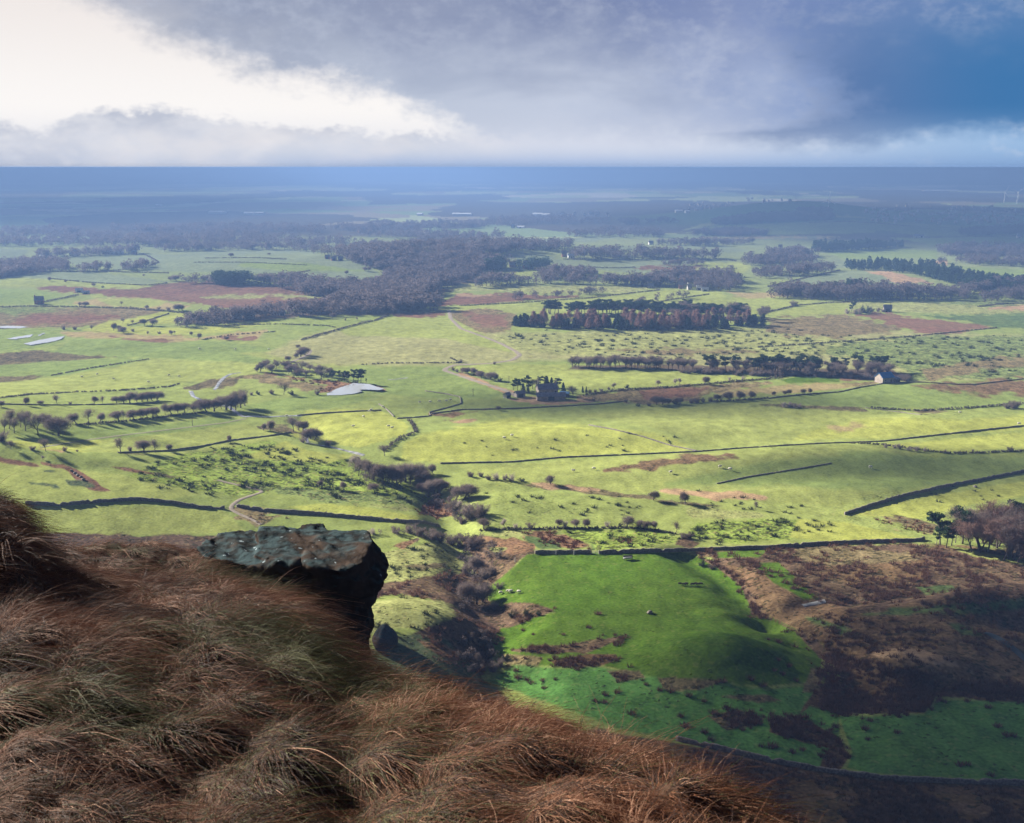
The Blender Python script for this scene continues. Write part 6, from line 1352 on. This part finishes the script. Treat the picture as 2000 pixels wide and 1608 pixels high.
for u, v, w, wm, rm, hh, lab in FARB:
    x, y, z = at(u, v); Rr = math.sqrt(x * x + y * y + H * H); L = w * Rr / FPX; W_ = min(L * .6, 9)
    gable_house('far_shed' if 'shed' in lab or 'barn' in lab else 'far_house', lab, 'shed' if 'shed' in lab else ('barn' if 'barn' in lab else 'house'), (x, y, z), fr.uniform(-.35, .35), L, W_, hh * .55, hh, MM[wm], MM[rm], 1 if ('house' in lab or 'cottage' in lab) else 0, 3 if ('house' in lab or 'cottage' in lab or 'hall' in lab) else 0)
for u, v, w, lab in [(425,417,30,'long white works shed left of centre on the hazy plain'), (487,419,18,'white works shed at the middle of the hazy plain'), (508,419,16,'second white works shed, right of the first'), (820,421,10,'small white shed beyond the middle wood'), (902,421,36,'largest white works shed on the plain'), (1050,421,18,'white shed above the far purple wood'), (1066,422,14,'narrow white shed above the far purple wood'), (1326,415,14,'bright white works shed left of the far round hill'), (1342,416,8,'small white shed left of the far round hill'), (310,403,8,'pink roofed shed far off on the left plain'), (1835,374,60,'very long pale glasshouse far off at the right')]:
    x, y, z = at(u, v); Rr = math.hypot(x, y); L = w * Rr / FPX
    gable_house('works_shed', lab, 'shed', (x, y, z), fr.uniform(-.1, .1), L, 22, 4, 6.5, PALE, PALE, 0, 0, False, True, 'works sheds on the plain')
# far town: a mass of pale specks
tb = MB()
for (u0, u1, v0, v1, n) in ((1345,1430,396,412,26), (1690,2000,404,436,90), (1820,1990,424,438,40), (1080,1200,416,424,22), (1430,1560,386,398,14)):
    U = fr.uniform(u0, u1, n); V = fr.uniform(v0, v1, n); X, Y, Z = ground_many(U, V)
    for x, y, z in zip(X, Y, Z):
        l, w, h = fr.uniform(4, 9), fr.uniform(4, 6), fr.uniform(2.5, 4.5); tb.box(x - l / 2, x + l / 2, y - w / 2, y + w / 2, z - 1, z + h)
        tb.quadlist([(x - l / 2, y - w / 2, z + h), (x + l / 2, y - w / 2, z + h), (x + l / 2, y + w / 2, z + h), (x - l / 2, y + w / 2, z + h), (x - l / 2, y, z + h + 3), (x + l / 2, y, z + h + 3)], [(0, 1, 5, 4), (2, 3, 4, 5), (1, 2, 5), (3, 0, 4)])
to = tb.build('far_town', noisy('town_walls', (.22, .20, .19), (.50, .46, .43), .01, .9, 2)); tag(to, 'pale specks of a far off town on the hazy plain', 'town', None, 'stuff')

# ------------------------------------------------------------------ wind turbines and the mast
TURB = noisy('turbine_white', (.78, .78, .78), (.86, .86, .86), .1, .5, 1)
def turbine(u, v, hubpx, label, spin):
    x, y, z = at(u, v); Rr = math.hypot(x, y); hub = hubpx * Rr / FPX; e = empty('wind_turbine', (x, y, z)); tag(e, label, 'wind turbine', 'wind turbines on the plain')
    m = MB(); m.tube((0, 0, -1), (0, 0, hub), hub * .035, hub * .022, 12); m.build('tower', TURB, e)
    m = MB(); m.tube((0, hub * .06, hub), (0, -hub * .09, hub), hub * .03, hub * .025, 8); m.build('nacelle', TURB, e)
    for k in range(3):
        a = spin + k * 2 * math.pi / 3; m = MB(); d = np.array([math.sin(a), 0, math.cos(a)]); p = np.array([0, -hub * .1, hub]); m.tube(p, p + d * hub * .2, hub * .014, hub * .024, 6); m.tube(p + d * hub * .2, p + d * hub * .62, hub * .024, hub * .006, 6); m.build('blade', TURB, e)
turbine(1617, 416, 24, 'white wind turbine rising behind the far round hill', .1)
turbine(1961, 396, 18, 'white wind turbine far off, left one at the right edge', .5)
turbine(1986, 398, 20, 'white wind turbine far off, right one at the right edge', .9)
x, y, z = at(1122, 343); Rr = math.hypot(x, y); hm2 = 11 * Rr / FPX; m = MB()
for a, b in ((-1, -1), (1, -1), (1, 1), (-1, 1)): m.tube((x + a * 5, y + b * 5, z), (x + a, y + b, z + hm2), 1.2, .8, 5)
for k in range(8):
    t = k / 8; w = 5 - 4 * t
    for a, b, c_, d_ in ((-1, -1, 1, -1), (1, -1, 1, 1), (1, 1, -1, 1), (-1, 1, -1, -1)): m.tube((x + a * w, y + b * w, z + hm2 * t), (x + c_ * (w - .5), y + d_ * (w - .5), z + hm2 * (t + .12)), .5, .5, 4)
mo = m.build('radio_mast', METAL); tag(mo, 'tall lattice mast standing on the hazy horizon', 'mast')

# ------------------------------------------------------------------ field things: poles, gate, posts, trough, boulders
for u, v, hp, lab in [(376,832,17,'thin wooden pole on the field left of the stream'), (173,835,12,'short pole below the long left hedgerow'), (924,774,16,'thin wooden pole in the pasture left of the farmhouse'), (994,748,14,'thin wooden pole beside the farm lane')]:
    x, y, z = at(u, v); hh = hp * math.hypot(x, y) / FPX; e = empty('utility_pole', (x, y, z)); tag(e, lab, 'pole', 'wooden poles')
    m = MB(); m.tube((0, 0, -.4), (0, 0, hh), .14, .10, 8); m.build('post', WOODM, e); m = MB(); m.box(-.7, .7, -.16, -.06, hh - .55, hh - .42); m.build('crossarm', WOODM, e)
for u, v, lab in [(1086,1084,'grey fence post left of the gateway'), (1121,1084,'grey fence post nearer the gateway'), (1006,1098,'pale post at the corner of the bright pasture'), (953,1140,'tall dark post at the left edge of the bright pasture')]:
    x, y, z = at(u, v); m = MB(); m.tube((0, 0, -.3), (0, 0, 1.35), .12, .10, 7); m.tube((0, 0, 1.35), (0, 0, 1.42), .10, .03, 7); o = m.build('fence_post', METAL if 'dark' not in lab else WOODM); o.location = (x, y, z); tag(o, lab, 'post', 'fence posts')
x, y, z = at(1163, 1083); e = empty('field_gate', (x, y, z)); tag(e, 'grey field gate in the gap of the dark wall', 'gate')
m = MB(); m.tube((-1.35, 0, -.3), (-1.35, 0, 1.5), .11, .11, 8); m.build('gate_post', WOODM, e); m = MB(); m.tube((1.35, 0, -.3), (1.35, 0, 1.5), .11, .11, 8); m.build('gate_post', WOODM, e)
m = MB()
for k in range(5): m.tube((-1.2, 0, .22 + .25 * k), (1.2, 0, .22 + .25 * k), .04, .04, 6)
m.tube((-1.2, 0, .2), (-1.2, 0, 1.25), .045, .045, 6); m.tube((1.2, 0, .2), (1.2, 0, 1.25), .045, .045, 6); m.tube((-1.2, .03, .22), (1.2, .03, 1.22), .035, .035, 6); m.build('gate_leaf', METAL, e)
x, y, z = at(1226, 1093); e = empty('hay_feeder', (x, y, z), .15); tag(e, 'low roofed hay feeder on the bright pasture', 'feeder')
m = MB(); m.quadlist([(-1.5, -.75, 1.15), (1.5, -.75, 1.15), (1.5, .75, 1.15), (-1.5, .75, 1.15), (-1.5, 0, 1.4), (1.5, 0, 1.4), (-1.5, -.75, 1.10), (1.5, -.75, 1.10), (1.5, .75, 1.10), (-1.5, .75, 1.10)], [(0, 1, 5, 4), (2, 3, 4, 5), (1, 2, 5), (3, 0, 4), (6, 9, 8, 7), (6, 7, 1, 0), (7, 8, 2, 1), (8, 9, 3, 2), (9, 6, 0, 3)]); m.build('roof', DARKW, e)
m = MB(); m.box(-1.3, 1.3, -.45, .45, .35, .7); m.build('trough', METAL, e)
for a in (-1.35, 1.35):
    for b in (-.6, .6): m = MB(); m.tube((a, b, -.2), (a, b, 1.1), .06, .06, 6); m.build('leg', WOODM, e)
def boulder(u, v, w, h, label, seed, mat=None):
    x, y, z = at(u, v); m, n = 14, 20; th = np.linspace(0, 2 * np.pi, n, endpoint=False); ph = np.linspace(.05, np.pi - .05, m); T, P = np.meshgrid(th, ph)
    a, b, c = np.cos(T) * np.sin(P), np.sin(T) * np.sin(P), np.cos(P); r = 1 + .28 * fbm(a * 1.6 + seed, b * 1.6 + c * 1.3, 3, seed) - .12 * np.abs(fbm(a * 3 + seed, c * 3 + b, 2, seed + 3))
    V = np.stack([a * r * w / 2, b * r * w * .4, c * r * h * .65 + h * .3], -1).reshape(-1, 3); i = np.arange(n * m).reshape(m, n); j = np.roll(i, -1, 1)
    me = mesh_np('boulder', V, [np.stack([i[:-1].ravel(), i[1:].ravel(), j[1:].ravel(), j[:-1].ravel()], 1), i[0][None, :], i[-1][None, ::-1]], mat or STONE, True)
    o = obj('boulder', me); o.location = (x, y, z); o.rotation_euler = (0, 0, fr.uniform(0, 3)); tag(o, label, 'boulder', 'boulders')
boulder(1269, 1198, 2.0, .9, 'lone grey boulder in the middle of the bright pasture', 5)
boulder(752, 1262, 7.5, 5.5, 'big dark boulder on the slope right below the outcrop', 9, RM_)
boulder(1905, 952, 1.6, .8, 'small pale boulder beside the thick right wall', 13)
for k, (u, v) in enumerate([(140, 921), (147, 926), (152, 930), (158, 933), (163, 938)]): boulder(u, v, 1.5, .8, 'pale stone spilled down the left scar', 20 + k)

# ------------------------------------------------------------------ sheep
FLEECE = noisy('fleece', (.58, .55, .48), (.72, .69, .62), 6, .95, 3, .4); FLEECED = noisy('dark_fleece', (.035, .028, .024), (.07, .055, .045), 6, .95, 3, .4); FACE = noisy('sheep_face', (.05, .045, .04), (.10, .09, .08), 6)
def blob(rings, n=10):
    V = []; 
    for cx, cz, ry, rz in rings:
        for k in range(n): t = 2 * math.pi * k / n; V.append((cx, math.cos(t) * ry, cz + math.sin(t) * rz))
    F_ = [(i * n + k, i * n + (k + 1) % n, (i + 1) * n + (k + 1) % n, (i + 1) * n + k) for i in range(len(rings) - 1) for k in range(n)]
    return V, F_ + [tuple(range(n))[::-1], tuple(range((len(rings) - 1) * n, len(rings) * n))]
def sheep_parts(graze):
    b = MB(); v, f = blob([(-.56, .62, .06, .08), (-.50, .62, .20, .22), (-.30, .62, .27, .27), (0, .60, .29, .29), (.28, .62, .27, .26), (.44, .66, .19, .19), (.52, .68, .10, .11)]); b.quadlist(v, f)
    for a, s in ((-.36, -.13), (-.36, .13), (.32, -.13), (.32, .13)): b.tube((a, s, .46), (a + (.03 if a < 0 else 0), s, .22), .065, .04, 6); b.tube((a + (.03 if a < 0 else 0), s, .22), (a, s, 0), .035, .035, 6)
    h = MB(); z0, x0 = ((.34, .72) if graze else (.86, .66))
    b.tube((.42, 0, .70), (x0 - .1, 0, z0 + .06), .15, .09, 8)
    v, f = blob([(x0 - .14, z0 + .05, .07, .08), (x0 - .04, z0 + .03, .085, .09), (x0 + .08, z0 - .04, .06, .06), (x0 + .17, z0 - .08, .035, .035)], 8); h.quadlist(v, f)
    for s in (-1, 1): h.tube((x0 - .10, s * .07, z0 + .09), (x0 - .14, s * .18, z0 + .07), .03, .012, 5)
    return b, h
SHP = []
for g in (False, True):
    b, h = sheep_parts(g); o = b.build('t', FLEECE, None, True); q = h.build('t', FACE, None, True); SHP.append((o.data, q.data)); bpy.data.objects.remove(o); bpy.data.objects.remove(q)
darkbody = []
for me, hd_ in SHP:
    c = me.copy(); c.materials.clear(); c.materials.append(FLEECED); darkbody.append((c, hd_))
def sheep(u, v, label, dark=False, group='sheep in the pastures', k=0, sc=1.0):
    x, y, z = at(u, v); e = bpy.data.objects.new('sheep', (darkbody if dark else SHP)[k % 2][0]); COL.objects.link(e); e.location = (x, y, z); e.rotation_euler = (0, 0, fr.uniform(-.5, .5) + (math.pi if fr.uniform() < .5 else 0)); e.scale = (sc, sc, sc); tag(e, label, 'sheep', group)
    if v > 1100: obj('head', SHP[k % 2][1], e)
for i, (u, v, lab) in enumerate([(978,1161,'white sheep nearest the dark gully on the bright pasture'), (993,1158,'left sheep of the close pair on the bright pasture'), (998,1158,'right sheep of the close pair on the bright pasture'), (1014,1159,'white sheep right of the close pair on the bright pasture')]): sheep(u, v, lab, k=1, sc=1.15)
for i, u in enumerate((1328, 1336, 1341, 1352, 1358, 1362, 1369)): sheep(u, 1143 + (i % 2), '%s dark sheep from the left in the row on the bright pasture' % ORD[i], True, 'dark sheep on the bright pasture', 1, 1.0)
for i, (u, v) in enumerate([(820,788),(840,787),(858,786),(872,785),(880,783),(710,816),(725,803),(748,797),(766,838),(759,835),(690,835),(722,806),(560,815),(190,733),(222,742),(290,748),(330,735),(350,737),(160,738),(390,683),(460,684),(525,684),(1120,922),(1160,918),(1406,914),(1426,919),(1310,925),(985,858),(1000,853),(1375,722),(395,635),(412,633),(430,630),(1990,830),(1875,808),(1700,915)]): sheep(u, v, 'white sheep grazing far off as a pale speck in the green fields', False, 'far off sheep in the fields', i, 1.35)
